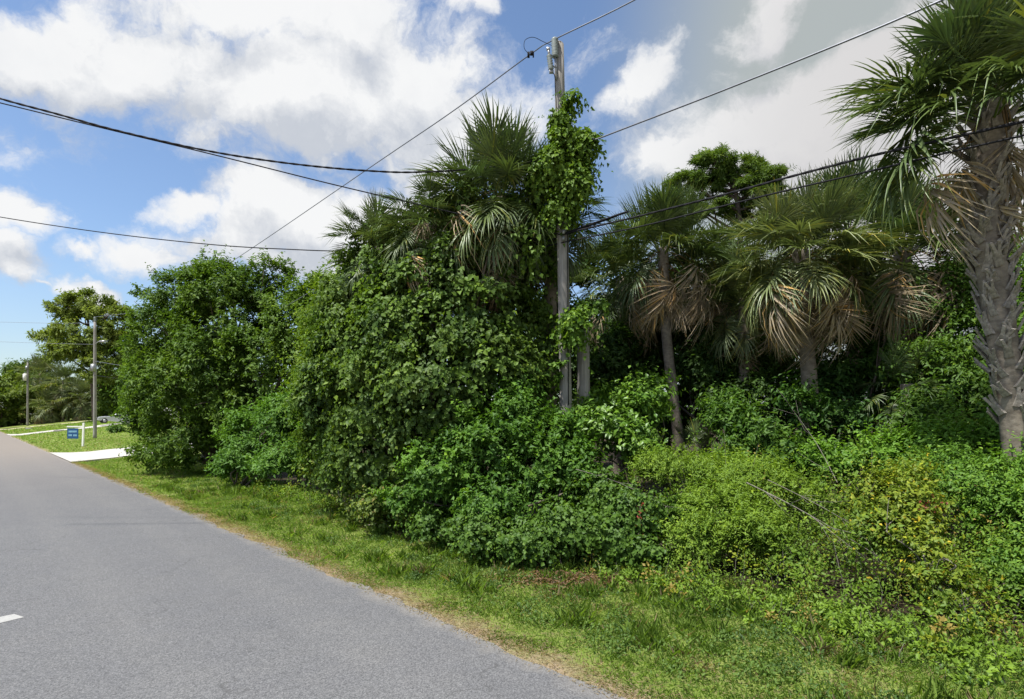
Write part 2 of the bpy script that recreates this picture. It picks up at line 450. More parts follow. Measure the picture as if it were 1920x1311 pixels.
def join(parts):
    Vs, Ts, Cs = [], [], []; o = 0
    for V, T, C in parts: Vs.append(V); Ts.append(T + o); Cs.append(C); o += len(V)
    return np.concatenate(Vs), np.concatenate(Ts), np.concatenate(Cs)

SUNV = np.array(sdir)
def foliage(r, blobs, nsub, subr, nshoot, nleaf, L, Wd, c1, c2, shoot=.35, up=.5, quad=True, hang=0., flat=.8, inner=.25, spread=1.0, accent=None, drape=False, hole=-.32):
    """blobs: (centre, (rx, ry, rz)); clumps of shoots sit on and just under the surface of the blobs"""
    C = np.array([b[0] for b in blobs], float); Rr = np.array([b[1] for b in blobs], float)
    Rr = np.maximum(Rr * .5, Rr - (.5 * subr * flat + .5 * shoot))
    ph = r.uniform(0, 6.28, 6); fq = 2.1 / max(subr, .2)
    area = (Rr[:, 0] * Rr[:, 2] + Rr[:, 1] * Rr[:, 2] + Rr[:, 0] * Rr[:, 1]); pr = area / area.sum()
    bi = r.choice(len(C), nsub * 3, p=pr)
    d = rdir(r, nsub * 3); rad = np.where(r.random(nsub * 3) < inner, r.uniform(.35, .8, nsub * 3), r.uniform(.8, 1.03, nsub * 3))
    pos = C[bi] + d * Rr[bi] * rad[:, None]
    q = np.min(np.linalg.norm((pos[:, None] - C[None]) / Rr[None], axis=2) + (np.arange(len(C))[None] == bi[:, None]) * 9, axis=1)
    keep = (q > .72) | (r.random(len(pos)) < .12)
    keep &= (d[:, 1] < .3) | (r.random(len(pos)) < .35)      # the far sides are thinner
    holes = (np.sin(pos[:, 0] * fq + ph[0]) * np.sin(pos[:, 2] * fq * .8 + ph[1]) + np.sin(pos[:, 0] * fq * .47 + pos[:, 2] * fq * .6 + ph[2]) * np.sin(pos[:, 1] * fq * .5 + ph[3]))
    keep &= (holes > hole) | (r.random(len(pos)) < .15)
    zg = HT(*un(pos.T)); keep &= pos[:, 2] > zg + .05
    pos = pos[keep][:nsub]; d = d[keep][:nsub]; ns_ = len(pos)
    sr = r.uniform(.6, 1.35, ns_) * subr
    tone = np.clip(r.normal(.5, .22, ns_), 0, 1)
    # shoots
    si = np.repeat(np.arange(ns_), nshoot); m_ = len(si)
    sdv = unit(rdir(r, m_) * spread + d[si] * .9 + np.array([0, 0, up]))
    so = pos[si] + rdir(r, m_) * sr[si, None] * np.array([1, 1, flat]) * (r.random(m_)[:, None] ** .5)
    sl = shoot * np.clip(r.lognormal(-.15, .42, m_), .35, 2.4)
    # leaves
    li = np.repeat(np.arange(m_), nleaf); k = len(li)
    t = np.tile((np.arange(nleaf) + .5) / nleaf, m_) + r.normal(0, .05, k)
    lp = so[li] + sdv[li] * (sl[li] * t)[:, None]
    if hang: lp[:, 2] -= hang * (t ** 2) * sl[li]
    rad_ = unit(np.cross(sdv[li], rdir(r, k)))
    ld = unit(rad_ * .9 + sdv[li] * .5 + np.array([0, 0, -.15 if not drape else -.8]))
    ln = unit(np.cross(np.cross(ld, sdv[li] + .01), ld) * .4 + np.array([0, 0, .8]) + d[si][li] * (.5 if not drape else 1.5) + rdir(r, k) * .45)
    zg = HT(*un(lp.T)); ok = lp[:, 2] > zg + .02
    lp, ld, ln, li = lp[ok], ld[ok], ln[ok], li[ok]; k = len(lp)
    tt = np.clip(tone[si[li]] + r.normal(0, .22, k), 0, 1)[:, None]
    col = np.array(c1) * (1 - tt) + np.array(c2) * tt
    young = (r.random(k) < .07)[:, None]; col = np.where(young, col * np.array([1.5, 1.35, .9]), col)
    if accent is not None:
        am = (r.random(k) < accent[1])[:, None]; col = np.where(am, np.array(accent[0]) * r.uniform(.6, 1.3, (k, 1)), col)
    col = col * np.array([1.10, 1.22, .66])
    Ls = L * r.uniform(.5, 1.4, k)
    return leaves(lp, ld, ln, Ls, Ls * Wd / L, col, quad)

def limbs(r, root, blobs, r0, mb=None, twigs=3):
    mb = mb or MB(); root = Vector(root)
    for c, rr in blobs:
        c = Vector(c); d_ = c - root
        st = root + Vector((r.normal(0, .12), r.normal(0, .12), 0)); st.z = gz(st.x, st.y) - .1
        mid1 = st.lerp(c, .35) + Vector((r.normal(0, .2), r.normal(0, .2), .3)); mid2 = st.lerp(c, .7) + Vector((r.normal(0, .2), r.normal(0, .2), .2))
        pts = spline([st, mid1, mid2, c], 4); n = len(pts)
        mb.tube(pts, [r0 * (1 - .75 * i / (n - 1)) for i in range(n)], 6)
        for _ in range(twigs):
            b0 = pts[r.integers(n // 2, n)]; dd = Vector(rdir(r, 1)[0]); e = c + Vector([dd[i] * rr[i] * .85 for i in range(3)])
            if e.z < gz(e.x, e.y): e.z = gz(e.x, e.y) + .2
            ps = spline([b0, b0.lerp(e, .5) + Vector((0, 0, .12)), e], 4)
            mb.tube(ps, [r0 * .35 * (1 - .8 * i / (len(ps) - 1)) for i in range(len(ps))], 5)
    return mb
def B(px, py, Y, rx, rz=None, ry=None):
    """blob: centre at a photo pixel at depth Y, radii in metres"""
    c = P(px, py, Y); return (c, (rx, ry or rx, rz or rx))
def plant(name, label, cat, blobs, seed, fol, mat_=None, r0=.05, group=None, base=None, twigs=3, bark=None, part='foliage', grow=1.0, stems=True):
    blobs = [(c, tuple(x * grow for x in rr)) for c, rr in blobs]
    r = np.random.default_rng(seed)
    if base is None:
        lo = min(blobs, key=lambda b: b[0].z); base = (lo[0].x, lo[0].y)
    root = empty(name, (base[0], base[1], gz(*base)), label, cat, group)
    off = np.array(root.location)
    lists = fol if isinstance(fol, list) else [fol]
    V, T, C = join([foliage(r, f.get('blobs', blobs), **{k: v for k, v in f.items() if k != 'blobs'}) for f in lists])
    o = link(part, trimesh(part, V - off, T, C), mat_ or M_LEAF, root)
    if not stems: return root
    mb = limbs(r, root.location, blobs, r0, twigs=twigs)
    mb.build('branches', bark or M_BARK, root, off=off)
    return root

G_MID = ((.042, .085, .022), (.095, .165, .040))
G_DARK = ((.028, .055, .018), (.062, .105, .030))
G_VINE = ((.038, .070, .024), (.100, .145, .046))
G_LIGHT = ((.070, .130, .026), (.135, .215, .045))
G_YEL = ((.13, .17, .030), (.27, .27, .045))

# ------------------------------------------------------------------ vegetation along the verge
# broad-leaved tree at the left
plant('broadleaf_tree', 'big rounded dark green broad-leaved tree at the left end of the thicket beside the driveway', 'tree',
      [B(330, 600, 25, 1.9, 2.0), B(440, 585, 25, 2.2, 2.1), B(540, 600, 24.5, 1.7, 1.8), B(400, 700, 23.5, 2.0, 1.7), B(500, 690, 23, 1.9, 1.8),
       B(320, 730, 24, 1.5, 1.8), B(345, 820, 23.5, 1.6, 1.1), B(450, 790, 23.5, 1.8, 1.2), B(590, 660, 23.5, 1.5, 1.7), B(300, 640, 26, 1.4, 1.4),
       B(280, 700, 27.5, 1.5, 1.6), B(370, 535, 26, 1.2, 1.0), B(500, 525, 25, 1.3, .9), B(300, 850, 24.5, 1.2, .8), B(380, 870, 23.5, 1.3, .7), B(600, 590, 23.5, 1.5, 1.5), B(420, 620, 24, 2.0, 2.0), B(412, 560, 24, 1.6, 1.5), B(395, 500, 25, .9, .7), B(420, 760, 23, 1.4, 1.2), B(560, 640, 23.5, 1.6, 1.6), B(600, 720, 23, 1.4, 1.4), B(290, 780, 25.5, 1.2, 1.2), B(620, 760, 22, 1.4, 1.5), B(440, 540, 25, 1.3, .9)], 11,
      dict(hole=-.9, nsub=600, subr=.48, nshoot=26, nleaf=9, L=.15, Wd=.075, c1=(.042, .080, .022), c2=(.110, .165, .042), shoot=.42, up=.75, quad=True, hang=.12), r0=.13, base=(P(430, 890, 24.2).x, 24.2), grow=1.1)
plant('shrub', 'small pale green shrub leaning out of the left side of the big rounded tree', 'shrub',
      [B(276, 740, 29, 1.2, 1.3), B(266, 690, 30, .9, .9), B(285, 690, 29, 1.0, .9)], 12,
      dict(nsub=68, subr=.45, nshoot=24, nleaf=8, L=.16, Wd=.075, c1=(.075, .135, .030), c2=(.13, .20, .05), shoot=.4, quad=True), base=(P(300, 0, 28).x, 28))
plant('shrub', 'bright green willowy shrub standing on the grass in front of the big rounded tree', 'shrub',
      [B(470, 820, 20.5, 1.05, 1.0), B(540, 790, 20, 1.1, 1.1), B(450, 870, 20, .9, .6), B(540, 870, 19, 1.1, .7), B(600, 830, 18.5, .9, .9), B(490, 770, 20.5, .7, .6)], 13,
      dict(nsub=160, subr=.36, nshoot=26, nleaf=9, L=.13, Wd=.055, c1=(.060, .125, .035), c2=(.115, .20, .058), shoot=.42, up=.8, quad=True), r0=.04)
plant('shrub', 'yellow-green feathery shrub wedged between the rounded tree and the vine-covered mass', 'shrub',
      [B(630, 610, 19.5, 1.0, 1.5), B(620, 710, 18.5, 1.0, 1.1), B(650, 560, 19, .8, .9)], 14,
      dict(nsub=122, subr=.36, nshoot=26, nleaf=9, L=.12, Wd=.05, c1=(.085, .14, .026), c2=(.16, .21, .045), shoot=.45, up=.9, quad=True), r0=.05, grow=1.25)

# the vine-covered mass
vb = [B(690, 560, 14.5, 1.0, 1.1), B(760, 500, 14, 1.15, 1.15), B(830, 480, 13.6, 1.2, 1.15), B(900, 450, 13.4, 1.15, 1.1), B(960, 470, 13.8, .8, 1.0), B(700, 640, 14, 1.2, 1.2),
      B(790, 600, 13, 1.3, 1.3), B(880, 580, 12.8, 1.25, 1.3), B(945, 600, 13.2, .85, 1.2), B(660, 740, 14.2, 1.2, 1.1), B(740, 730, 13, 1.3, 1.2), B(830, 710, 12.2, 1.2, 1.2),
      B(920, 710, 12.4, 1.1, 1.1), B(660, 830, 14.5, 1.2, .9), B(730, 830, 13.2, 1.2, 1.0), B(870, 415, 13.4, .75, .7), B(960, 425, 13.5, .7, .7), B(1005, 440, 13.0, .5, .8), B(1010, 540, 13.2, .5, .9), B(1015, 640, 13.2, .45, .8), B(905, 400, 13.0, .5, .4), B(880, 450, 12.5, .5, .5), B(1000, 375, 12.3, .32, .6), B(870, 385, 12.4, .35, .35), B(930, 405, 12.0, .4, .4), B(985, 450, 12.2, .4, .6), B(975, 395, 12.8, .4, .5), B(935, 470, 12.4, .5, .5), B(700, 540, 14.6, .5, .5), B(985, 710, 13, .6, .9), B(650, 600, 15, .7, .9)]
rb_ = random.Random(6)
vb += [B(rb_.uniform(660, 960), rb_.uniform(470, 820), 12.1 + rb_.uniform(-.25, .5), rb_.uniform(.35, .6), rb_.uniform(.3, .75)) for _ in range(16)]
plant('vine_thicket', 'tall mound of climbing vines smothering the palms left of the utility pole', 'vines', vb, 21,
      [dict(nsub=550, subr=.32, nshoot=26, nleaf=9, L=.095, Wd=.08, c1=G_VINE[0], c2=G_VINE[1], shoot=.38, up=.1, hang=.35, drape=True),
       dict(nsub=150, subr=.25, nshoot=18, nleaf=9, L=.10, Wd=.085, c1=(.075, .125, .035), c2=(.13, .19, .05), shoot=.5, up=.3, hang=.9, drape=True)], r0=.05, base=(P(820, 950, 13).x, 13.4), grow=1.28)
plant('vine_thicket', 'low tangle of pale vines and dry stems at the foot of the vine-covered mass', 'vines',
      [B(640, 880, 14.8, .9, .6), B(720, 900, 13.6, 1.0, .6), B(740, 950, 12, .8, .42), B(690, 940, 13, .7, .35), B(620, 800, 15.8, .8, .8), B(800, 930, 12.4, .9, .6)], 22,
      dict(nsub=144, subr=.28, nshoot=22, nleaf=8, L=.08, Wd=.06, c1=(.07, .10, .035), c2=(.13, .16, .06), shoot=.38, up=.4, hang=.3, accent=((.24, .19, .12), .06)), r0=.02, bark=M_TWIG, twigs=14)

# shrubs in front
plant('shrub', 'broad deep green shrub with lobed leaves directly in front of the utility pole', 'shrub',
      [B(830, 880, 11.2, .9, .75), B(930, 850, 11, .95, .8), B(1010, 880, 10.8, .85, .7), B(880, 800, 11.6, .85, .7), B(970, 790, 11.4, .8, .6), B(1040, 820, 11.2, .7, .6), B(780, 930, 11.6, .7, .5),
       B(930, 950, 10.4, .8, .5), B(975, 745, 11.8, .6, .5), B(1090, 890, 10.6, .6, .55)], 31,
      [dict(quad=True, nsub=274, subr=.24, nshoot=22, nleaf=10, L=.088, Wd=.05, c1=(.040, .090, .024), c2=(.090, .165, .042), shoot=.26, up=.7),
       dict(quad=True, nsub=46, subr=.16, nshoot=14, nleaf=10, L=.088, Wd=.05, c1=(.085, .165, .035), c2=(.13, .22, .05), shoot=.22, up=.9, inner=0)], r0=.035)
plant('shrub', 'bright sunlit leafy shrub just right of the two weathered poles', 'shrub',
      [B(1180, 770, 12.4, .75, .55), B(1130, 800, 12, .6, .5), B(1215, 745, 12.8, .5, .5), B(1200, 830, 12, .7, .5), B(1110, 765, 12.6, .45, .4)], 32,
      dict(quad=False, nsub=114, subr=.24, nshoot=20, nleaf=9, L=.115, Wd=.06, c1=(.075, .145, .030), c2=(.14, .225, .052), shoot=.32, up=.8), mat_=M_LEAFG, r0=.03)
plant('vine_thicket', 'dark low carpet of small round vine leaves rising from the verge below the pole', 'vines',
      [B(900, 1000, 9.9, .85, .42), B(1000, 1010, 9.6, .8, .42), B(1080, 985, 9.5, .8, .5), B(1150, 1000, 9.3, .7, .42), B(830, 985, 10.8, .7, .4), B(1200, 960, 9.6, .7, .5), B(1120, 930, 10.1, .7, .5),
       B(1230, 1040, 8.9, .55, .35)], 33,
      dict(nsub=251, subr=.2, nshoot=20, nleaf=8, L=.062, Wd=.056, c1=(.040, .080, .022), c2=(.090, .150, .040), shoot=.26, up=.3, hang=.3, drape=True), r0=.015)
plant('weed_mound', 'fresh green feathery weeds mounded in the clearing below the leaning slim palm', 'weeds',
      [B(1350, 960, 9.4, .75, .55), B(1400, 900, 10, .8, .45), B(1330, 890, 10.6, .75, .4), B(1300, 1010, 9, .6, .45), B(1410, 1000, 8.6, .65, .45), B(1470, 930, 9.4, .7, .45), B(1250, 880, 11, .7, .4)], 34,
      dict(nsub=228, subr=.2, nshoot=24, nleaf=12, L=.055, Wd=.02, c1=(.10, .16, .03), c2=(.17, .235, .05), shoot=.34, up=1.3, hang=.2, quad=True), r0=.012)
plant('shrub', 'yellowing sapling with lime and gold leaves in the foreground clearing', 'shrub',
      [B(1650, 930, 7.9, .42, .36), B(1700, 960, 7.5, .42, .4), B(1730, 1030, 7.1, .38, .38), B(1760, 1090, 6.7, .36, .32), B(1640, 1000, 7.6, .36, .34), B(1690, 900, 8.1, .35, .25), B(1800, 1120, 6.5, .3, .28)], 36,
      dict(quad=False, nsub=91, subr=.17, nshoot=18, nleaf=9, L=.062, Wd=.032, c1=(.09, .14, .032), c2=(.20, .22, .045), shoot=.26, up=.5, accent=((.36, .26, .04), .05)), r0=.014, bark=M_TWIG)
plant('shrub', 'soft mid-green bush filling the right edge of the frame beside the yellowing sapling', 'shrub',
      [B(1840, 915, 7.8, .6, .5), B(1910, 980, 7.3, .55, .55), B(1900, 1080, 6.9, .4, .4), B(1770, 885, 8.6, .6, .4),
       B(1980, 1020, 7.0, .7, .7), B(1990, 900, 7.8, .8, .7)], 37,
      dict(nsub=251, subr=.19, nshoot=22, nleaf=10, L=.058, Wd=.026, c1=(.070, .140, .032), c2=(.125, .205, .05), shoot=.3, up=.7), r0=.018)
plant('shrub', 'lime green leafy shrub behind the clearing, at the foot of the thick-trunked palm', 'shrub',
      [B(1740, 850, 9.6, .7, .45), B(1840, 840, 9.2, .7, .5), B(1910, 810, 9.0, .6, .55), B(1640, 860, 10.2, .7, .35), B(1560, 870, 10.4, .6, .35), B(1990, 830, 9, .8, .6)], 38,
      dict(quad=True, nsub=144, subr=.24, nshoot=20, nleaf=9, L=.085, Wd=.045, c1=(.075, .15, .032), c2=(.13, .225, .05), shoot=.3, up=.8), r0=.022)
# loose weeds and brambles covering the clearing
def weedfield(name, label, cat, seed, u0, u1, n0, n1, hf, npl, nlf, L, Wd, c1, c2, lean=.35, sub=(.2, .5), stuff=False):
    r = np.random.default_rng(seed)
    u = r.uniform(u0, u1, npl); n = n0 + (n1 - n0) * r.random(npl) ** .85
    h = hf(u, n) * r.uniform(.55, 1.15, npl); h = np.where(r.random(npl) < .12, h * 1.3 + .1, h)
    base = np.stack([UD.x * u + ND.x * n, UD.y * u + ND.y * n, HT(u, n)], -1)
    ax = unit(rdir(r, npl) * lean + np.array([0, 0, 1.]) - np.array([ND.x, ND.y, 0]) * .18)
    pi = np.repeat(np.arange(npl), nlf); k = len(pi); t = r.random(k) ** .6
    ln_ = h[pi] * (.18 + .82 * t); out = rdir(r, k); spread = sub[0] * (.35 + 1.1 * np.sin(np.clip(t, .05, 1) * 2.7)) * r.random(k) ** .6
    pos = base[pi] + ax[pi] * ln_[:, None] + out * (spread * np.minimum(1, h[pi] / .5))[:, None] * np.array([1, 1, .6])
    ok = pos[:, 2] > base[pi, 2] + .01
    pos, out, pi_, t = pos[ok], out[ok], pi[ok], t[ok]; k = len(pos)
    dr = unit(out + np.array([0, 0, .1]) + rdir(r, k) * .4); nr = unit(rdir(r, k) * .55 + np.array([0, 0, 1.]) - np.array([ND.x, ND.y, 0]) * .3)
    kind = r.random(npl); sz = np.where(kind < .35, .65, np.where(kind < .75, 1., 1.45)); wf = np.where(kind < .35, .6, np.where(kind < .75, 1., 1.15))
    tone = np.clip(r.normal(.5, .28, npl), 0, 1)[pi_] * .7 + .3 * vnoise(u[pi_] + 8, n[pi_], 1.3, 5)
    tt = np.clip(tone + r.normal(0, .15, k), 0, 1)[:, None]; col = np.array(c1) * (1 - tt) + np.array(c2) * tt
    yl = (r.random(npl) < .10)[pi_][:, None]; col = np.where(yl, col * np.array([1.7, 1.2, .9]), col)
    dd = (r.random(npl) < .035)[pi_][:, None]; col = np.where(dd, np.array([.22, .16, .09]), col)
    col = col * np.array([1.25, 1.35, .62])
    Ls = L * sz[pi_] * r.uniform(.55, 1.2, k)
    V, T, C = leaves(pos, dr, nr, Ls, Ls * Wd / L * wf[pi_], col, True)
    O = np.array(W((u0 + u1) / 2, (n0 + n1) / 2)); root = empty(name, O, label, cat)
    o = link('foliage', trimesh('foliage', V - O, T, C), M_LEAF, root); tag(o, kind='stuff')
    mb = MB()
    for q in r.choice(npl, min(npl, 260), replace=False):
        b_ = Vector(base[q]); a_ = Vector(ax[q]); mb.tube([b_, b_ + a_ * float(h[q]) * .5 + Vector(r.normal(0, .03, 3)), b_ + a_ * float(h[q]) * 1.04], [.007, .005, .002], 4, cap=False)
    tag(mb.build('stems', M_TWIG, root, off=O), kind='stuff'); return root
def vnoise(u, n, s, seed):
    g_ = np.random.default_rng(seed).random((64, 64)); x = (u * s) % 63; y = (n * s) % 63
    xi = x.astype(int); yi = y.astype(int); fx = x - xi; fy = y - yi; fx = fx * fx * (3 - 2 * fx); fy = fy * fy * (3 - 2 * fy)
    a = g_[xi, yi] * (1 - fx) + g_[(xi + 1) % 64, yi] * fx; b = g_[xi, (yi + 1) % 64] * (1 - fx) + g_[(xi + 1) % 64, (yi + 1) % 64] * fx
    return a * (1 - fy) + b * fy
def hfun(u, n):
    w = vnoise(u + 20, n, .9, 31); f = 7.0 + .5 * (vnoise(u + 20, n * 0 + 3, .8, 32) - .3) + .25 * np.clip(3 - u, 0, 5) * .3
    return (.10 + 1.25 * sstep(n, f + .0, f + 2.6)) * (.65 + .7 * w) * (n > f - .15)
weedfield('weed_thicket', 'tangled loose weeds and brambles filling the clearing behind the right part of the verge', 'weeds', 351, -3.2, 6.2, 6.9, 11.5, hfun, 1600, 56, .047, .025, (.060, .105, .03), (.135, .20, .05))
weedfield('weed_fringe', 'low ragged fringe of broad weeds where the verge grass meets the thicket', 'weeds', 352, -2.5, 20, 6.65, 7.6, lambda u, n: .06 + .34 * sstep(n, 6.6, 7.4) * (.2 + vnoise(u + 9, n, 1.6, 8)), 800, 30, .042, .024, (.075, .125, .03), (.15, .22, .05), sub=(.14, .3))
# darker understorey
plant('shrub', 'layered sapling with light green leaves against the dark gap right of the slim palm', 'shrub',
      [B(1375, 795, 12.5, .55, .42), B(1425, 805, 12, .55, .4), B(1380, 850, 12, .6, .4), B(1350, 765, 13, .4, .25), B(1465, 850, 11.6, .5, .35)], 41,
      dict(nsub=68, subr=.24, nshoot=18, nleaf=9, L=.12, Wd=.05, c1=(.045, .095, .028), c2=(.085, .145, .040), shoot=.38, up=.3), r0=.03)
plant('broadleaf_tree', 'small dark leafy tree between the two right-hand palms with skirts', 'tree',
      [B(1600, 600, 14, .85, .8), B(1640, 680, 13.6, .95, .8), B(1560, 720, 13.8, .8, .7), B(1660, 760, 13, .8, .6), B(1580, 790, 12.6, .85, .55), B(1500, 760, 12.0, .5, .35), B(1700, 690, 12.6, .7, .7), B(1680, 560, 13, .6, .5)], 42,
      dict(nsub=152, subr=.3, nshoot=20, nleaf=8, L=.12, Wd=.055, c1=(.030, .070, .026), c2=(.066, .125, .042), shoot=.36, up=.3), r0=.05)
plant('broadleaf_tree', 'mid-green leafy tree filling the gap left of the big boot-covered palm', 'tree',
      [B(1760, 560, 12.6, .9, .8), B(1800, 640, 12, .8, .8), B(1740, 700, 12, .9, .8), B(1820, 740, 11.4, .8, .7), B(1750, 790, 11, .8, .5)], 43,
      dict(nsub=175, subr=.28, nshoot=20, nleaf=8, L=.10, Wd=.045, c1=(.042, .085, .024), c2=(.090, .145, .036), shoot=.36, up=.4), r0=.05)
plant('broadleaf_tree', 'hazy green tree behind the big boot-covered palm at the right edge', 'tree',
      [B(1890, 520, 13, 1.1, 1.0), B(1960, 600, 12, 1.2, 1.2), B(1900, 690, 11.4, .9, .9), B(1980, 760, 10.6, .9, .8), B(1850, 480, 15, 1.0, .8)], 44,
      dict(nsub=175, subr=.3, nshoot=20, nleaf=8, L=.11, Wd=.045, c1=(.055, .105, .030), c2=(.10, .165, .045), shoot=.38, up=.5), r0=.06)
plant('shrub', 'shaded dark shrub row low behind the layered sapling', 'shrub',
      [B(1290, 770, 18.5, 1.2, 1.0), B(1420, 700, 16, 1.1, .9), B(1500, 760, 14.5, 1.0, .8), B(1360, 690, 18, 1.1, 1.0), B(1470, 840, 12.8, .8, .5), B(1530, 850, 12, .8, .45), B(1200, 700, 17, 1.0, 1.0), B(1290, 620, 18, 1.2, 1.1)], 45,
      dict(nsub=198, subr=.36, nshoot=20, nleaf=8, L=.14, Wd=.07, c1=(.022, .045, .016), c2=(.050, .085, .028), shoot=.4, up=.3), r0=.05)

# ------------------------------------------------------------------ climbing vine on the pole
plant('climbing_vine', 'leafy vine wrapped round the utility pole and bulging into a clump below its bare top', 'vines',
      [B(1072, 185, 11.75, .10, .34), B(1047, 225, 11.75, .10, .3), B(1062, 255, 11.7, .34, .18), B(1105, 262, 11.7, .2, .14), B(1095, 268, 11.7, .30, .3), B(1040, 300, 11.75, .38, .36), B(1082, 330, 11.7, .34, .4),
       B(1050, 385, 11.8, .36, .4), B(1015, 330, 12.1, .3, .5)], 51,
      dict(nsub=150, subr=.14, nshoot=16, nleaf=8, L=.085, Wd=.07, c1=(.060, .105, .024), c2=(.13, .19, .042), shoot=.24, up=.1, hang=1.0, drape=True), stems=False, base=(P(1064, 780, 11.9).x, 11.8))
plant('climbing_vine', 'small sprays of vine hanging over the cut top of the short pole stump', 'vines',
      [B(1092, 585, 12.2, .30, .2), B(1072, 600, 11.7, .14, .25), B(1120, 575, 12.2, .25, .12), B(1053, 690, 11.8, .06, .35), B(1074, 630, 11.75, .10, .2)], 52,
      dict(nsub=50, subr=.12, nshoot=13, nleaf=8, L=.085, Wd=.07, c1=(.065, .12, .026), c2=(.13, .2, .045), shoot=.28, up=.1, hang=.6, drape=True), stems=False, base=(P(1092, 780, 12.35).x, 12.35))

# ------------------------------------------------------------------ palms
def frond_mesh(r, name, Lp=.72, Rf=.95, nseg=56, bend=.25, droop=.3, lift=.25, amax=150, dead=False, jit=.06):
    V, T, C = [], [], []
    def add(v, c): V.append(v); C.append(c); return len(V) - 1
    # petiole (four-sided, tapering)
    m_ = 7; prev = None
    def ax(t): return np.array([t * Lp, 0, -bend * Lp * t * t])
    gr = np.array([.5, .42, .3]) if dead else np.array([1.7, 1.6, 1.15])
    for i in range(m_ + 1):
        t = i / m_; p = ax(t); w = .024 * (1 - .6 * t) * Lp ** .5
        ring = [add(p + np.array([0, sy * w, sz * w * .55]), gr) for sy, sz in ((1, 0), (0, 1), (-1, 0), (0, -1))]
        if prev:
            for j in range(4):
                a, b, c, d = prev[j], prev[(j + 1) % 4], ring[(j + 1) % 4], ring[j]; T.extend(((a, b, c), (a, c, d)))
        prev = ring
    hub = ax(1.0); ang0 = math.atan(-2 * bend)
    fx = np.array([math.cos(ang0), 0, math.sin(ang0)]); fz = np.array([-math.sin(ang0), 0, math.cos(ang0)]); fy = np.array([0, 1., 0])
    cost = .42 * Rf
    for i in range(nseg):
        a = (-amax + 2 * amax * (i + .5) / nseg) + r.normal(0, 1.5 if not dead else 6); ar = math.radians(a)
        s = max(0, 1 - abs(a) / (amax + 8)) * cost
        cz = -.55 * s * s / cost * (1 + droop)
        o = hub + fx * s + fz * cz
        Ls = Rf * (.66 + .22 * math.cos(ar)) * r.uniform(.88, 1.08)
        dirv = fx * math.cos(ar) + fy * math.sin(ar)
        lf = lift * abs(math.sin(ar)) + r.normal(0, jit)
        dirv = dirv + fz * lf; dirv /= np.linalg.norm(dirv)
        side = np.cross(fz, dirv); side /= np.linalg.norm(side)
        dsp = math.radians(2 * amax / nseg); wmax = Rf * .42 * dsp * 1.15
        if dead: wmax = Rf * .042
        dr = droop * r.uniform(.6, 1.5); kink = (r.random() < (.16 if not dead else .4))
        tw = r.normal(0, .25 if not dead else .8)
        tone = r.uniform(.82, 1.2); rows = []
        yellow = r.random() < .05
        for t, wf in ((.03, .12), (.22, .55), (.42, 1.0), (.70, .5), (.88, .24), (1.0, 0)):
            p = o + dirv * Ls * t * (1 - .15 * droop * t) - fz * (dr * Ls * t * t * .75)
            if kink and t > .6: p = p - np.array([0, 0, 1.]) * Ls * (t - .6) * 1.1 - dirv * Ls * (t - .6) * .5
            w = wmax * wf * .5 * r.uniform(.8, 1.1)
            cc = np.array([1., 1., 1.]) * tone * (.85 + .3 * t)
            if yellow: cc = cc * np.array([1.9, 1.5, .9])
            if t > .93 and not dead: cc = cc * np.array([2.0, 1.4, 1.1])
            if wf == 0: rows.append([add(p, cc)])
            else:
                sd_ = side * math.cos(tw * t) + fz * math.sin(tw * t)
                rows.append([add(p + sd_ * w + fz * w * .55, cc), add(p - fz * w * .25, cc * .9), add(p - sd_ * w + fz * w * .55, cc)])
        for k in range(len(rows) - 1):
            A, Bb = rows[k], rows[k + 1]
            if len(Bb) == 3:
                T.extend(((A[0], A[1], Bb[1]), (A[0], Bb[1], Bb[0]), (A[1], A[2], Bb[2]), (A[1], Bb[2], Bb[1])))
            else: T.extend(((A[0], A[1], Bb[0]), (A[1], A[2], Bb[0])))
    me = trimesh(name, np.array(V), np.array(T), np.array(C)); me.materials.append(M_DEAD if dead else M_FROND)
    return me
r = np.random.default_rng(78)
FU = [frond_mesh(r, 'frond', bend=.05, droop=.10, lift=.35, Lp=.62) for _ in range(3)]
FM = [frond_mesh(r, 'frond', bend=.16, droop=.36, lift=.3) for _ in range(4)]
FL = [frond_mesh(r, 'frond', bend=.30, droop=.62, lift=.15, Lp=.72) for _ in range(4)]
FD = [frond_mesh(r, 'dead_frond', bend=.25, droop=.25, lift=-.1, amax=46, nseg=32, dead=True, jit=.3, Lp=.8, Rf=.95) for _ in range(3)]
FD += [frond_mesh(r, 'dead_frond', bend=.5, droop=.7, lift=-.3, amax=75, nseg=40, dead=True, jit=.3, Lp=.95, Rf=.95) for _ in range(4)]

# boot: the split base of an old petiole left on the trunk
def boot_mesh():
    mb = MB()
    vs = [(-.07, 0, 0), (.07, 0, 0), (.055, -.05, .0), (-.055, -.05, 0),
          (-.05, -.10, .20), (.05, -.10, .20), (.042, -.14, .19), (-.042, -.14, .19),
          (-.075, -.17, .36), (-.028, -.17, .35), (-.032, -.195, .34), (-.068, -.195, .34),
          (.028, -.17, .35), (.075, -.17, .36), (.068, -.195, .34), (.032, -.195, .34), (0, -.11, .21), (0, -.14, .20)]
    fs = [(0, 1, 5, 16, 4), (3, 7, 17, 6, 2), (0, 4, 7, 3), (1, 2, 6, 5), (4, 16, 9, 8), (7, 11, 10, 17), (4, 8, 11, 7), (16, 17, 10, 9), (8, 9, 10, 11),
          (16, 5, 13, 12), (17, 15, 14, 6), (16, 12, 15, 17), (5, 6, 14, 13), (12, 13, 14, 15)]
    me = pymesh('leaf_base', vs, fs); me.materials.append(M_BOOT); return me
BOOT = boot_mesh()

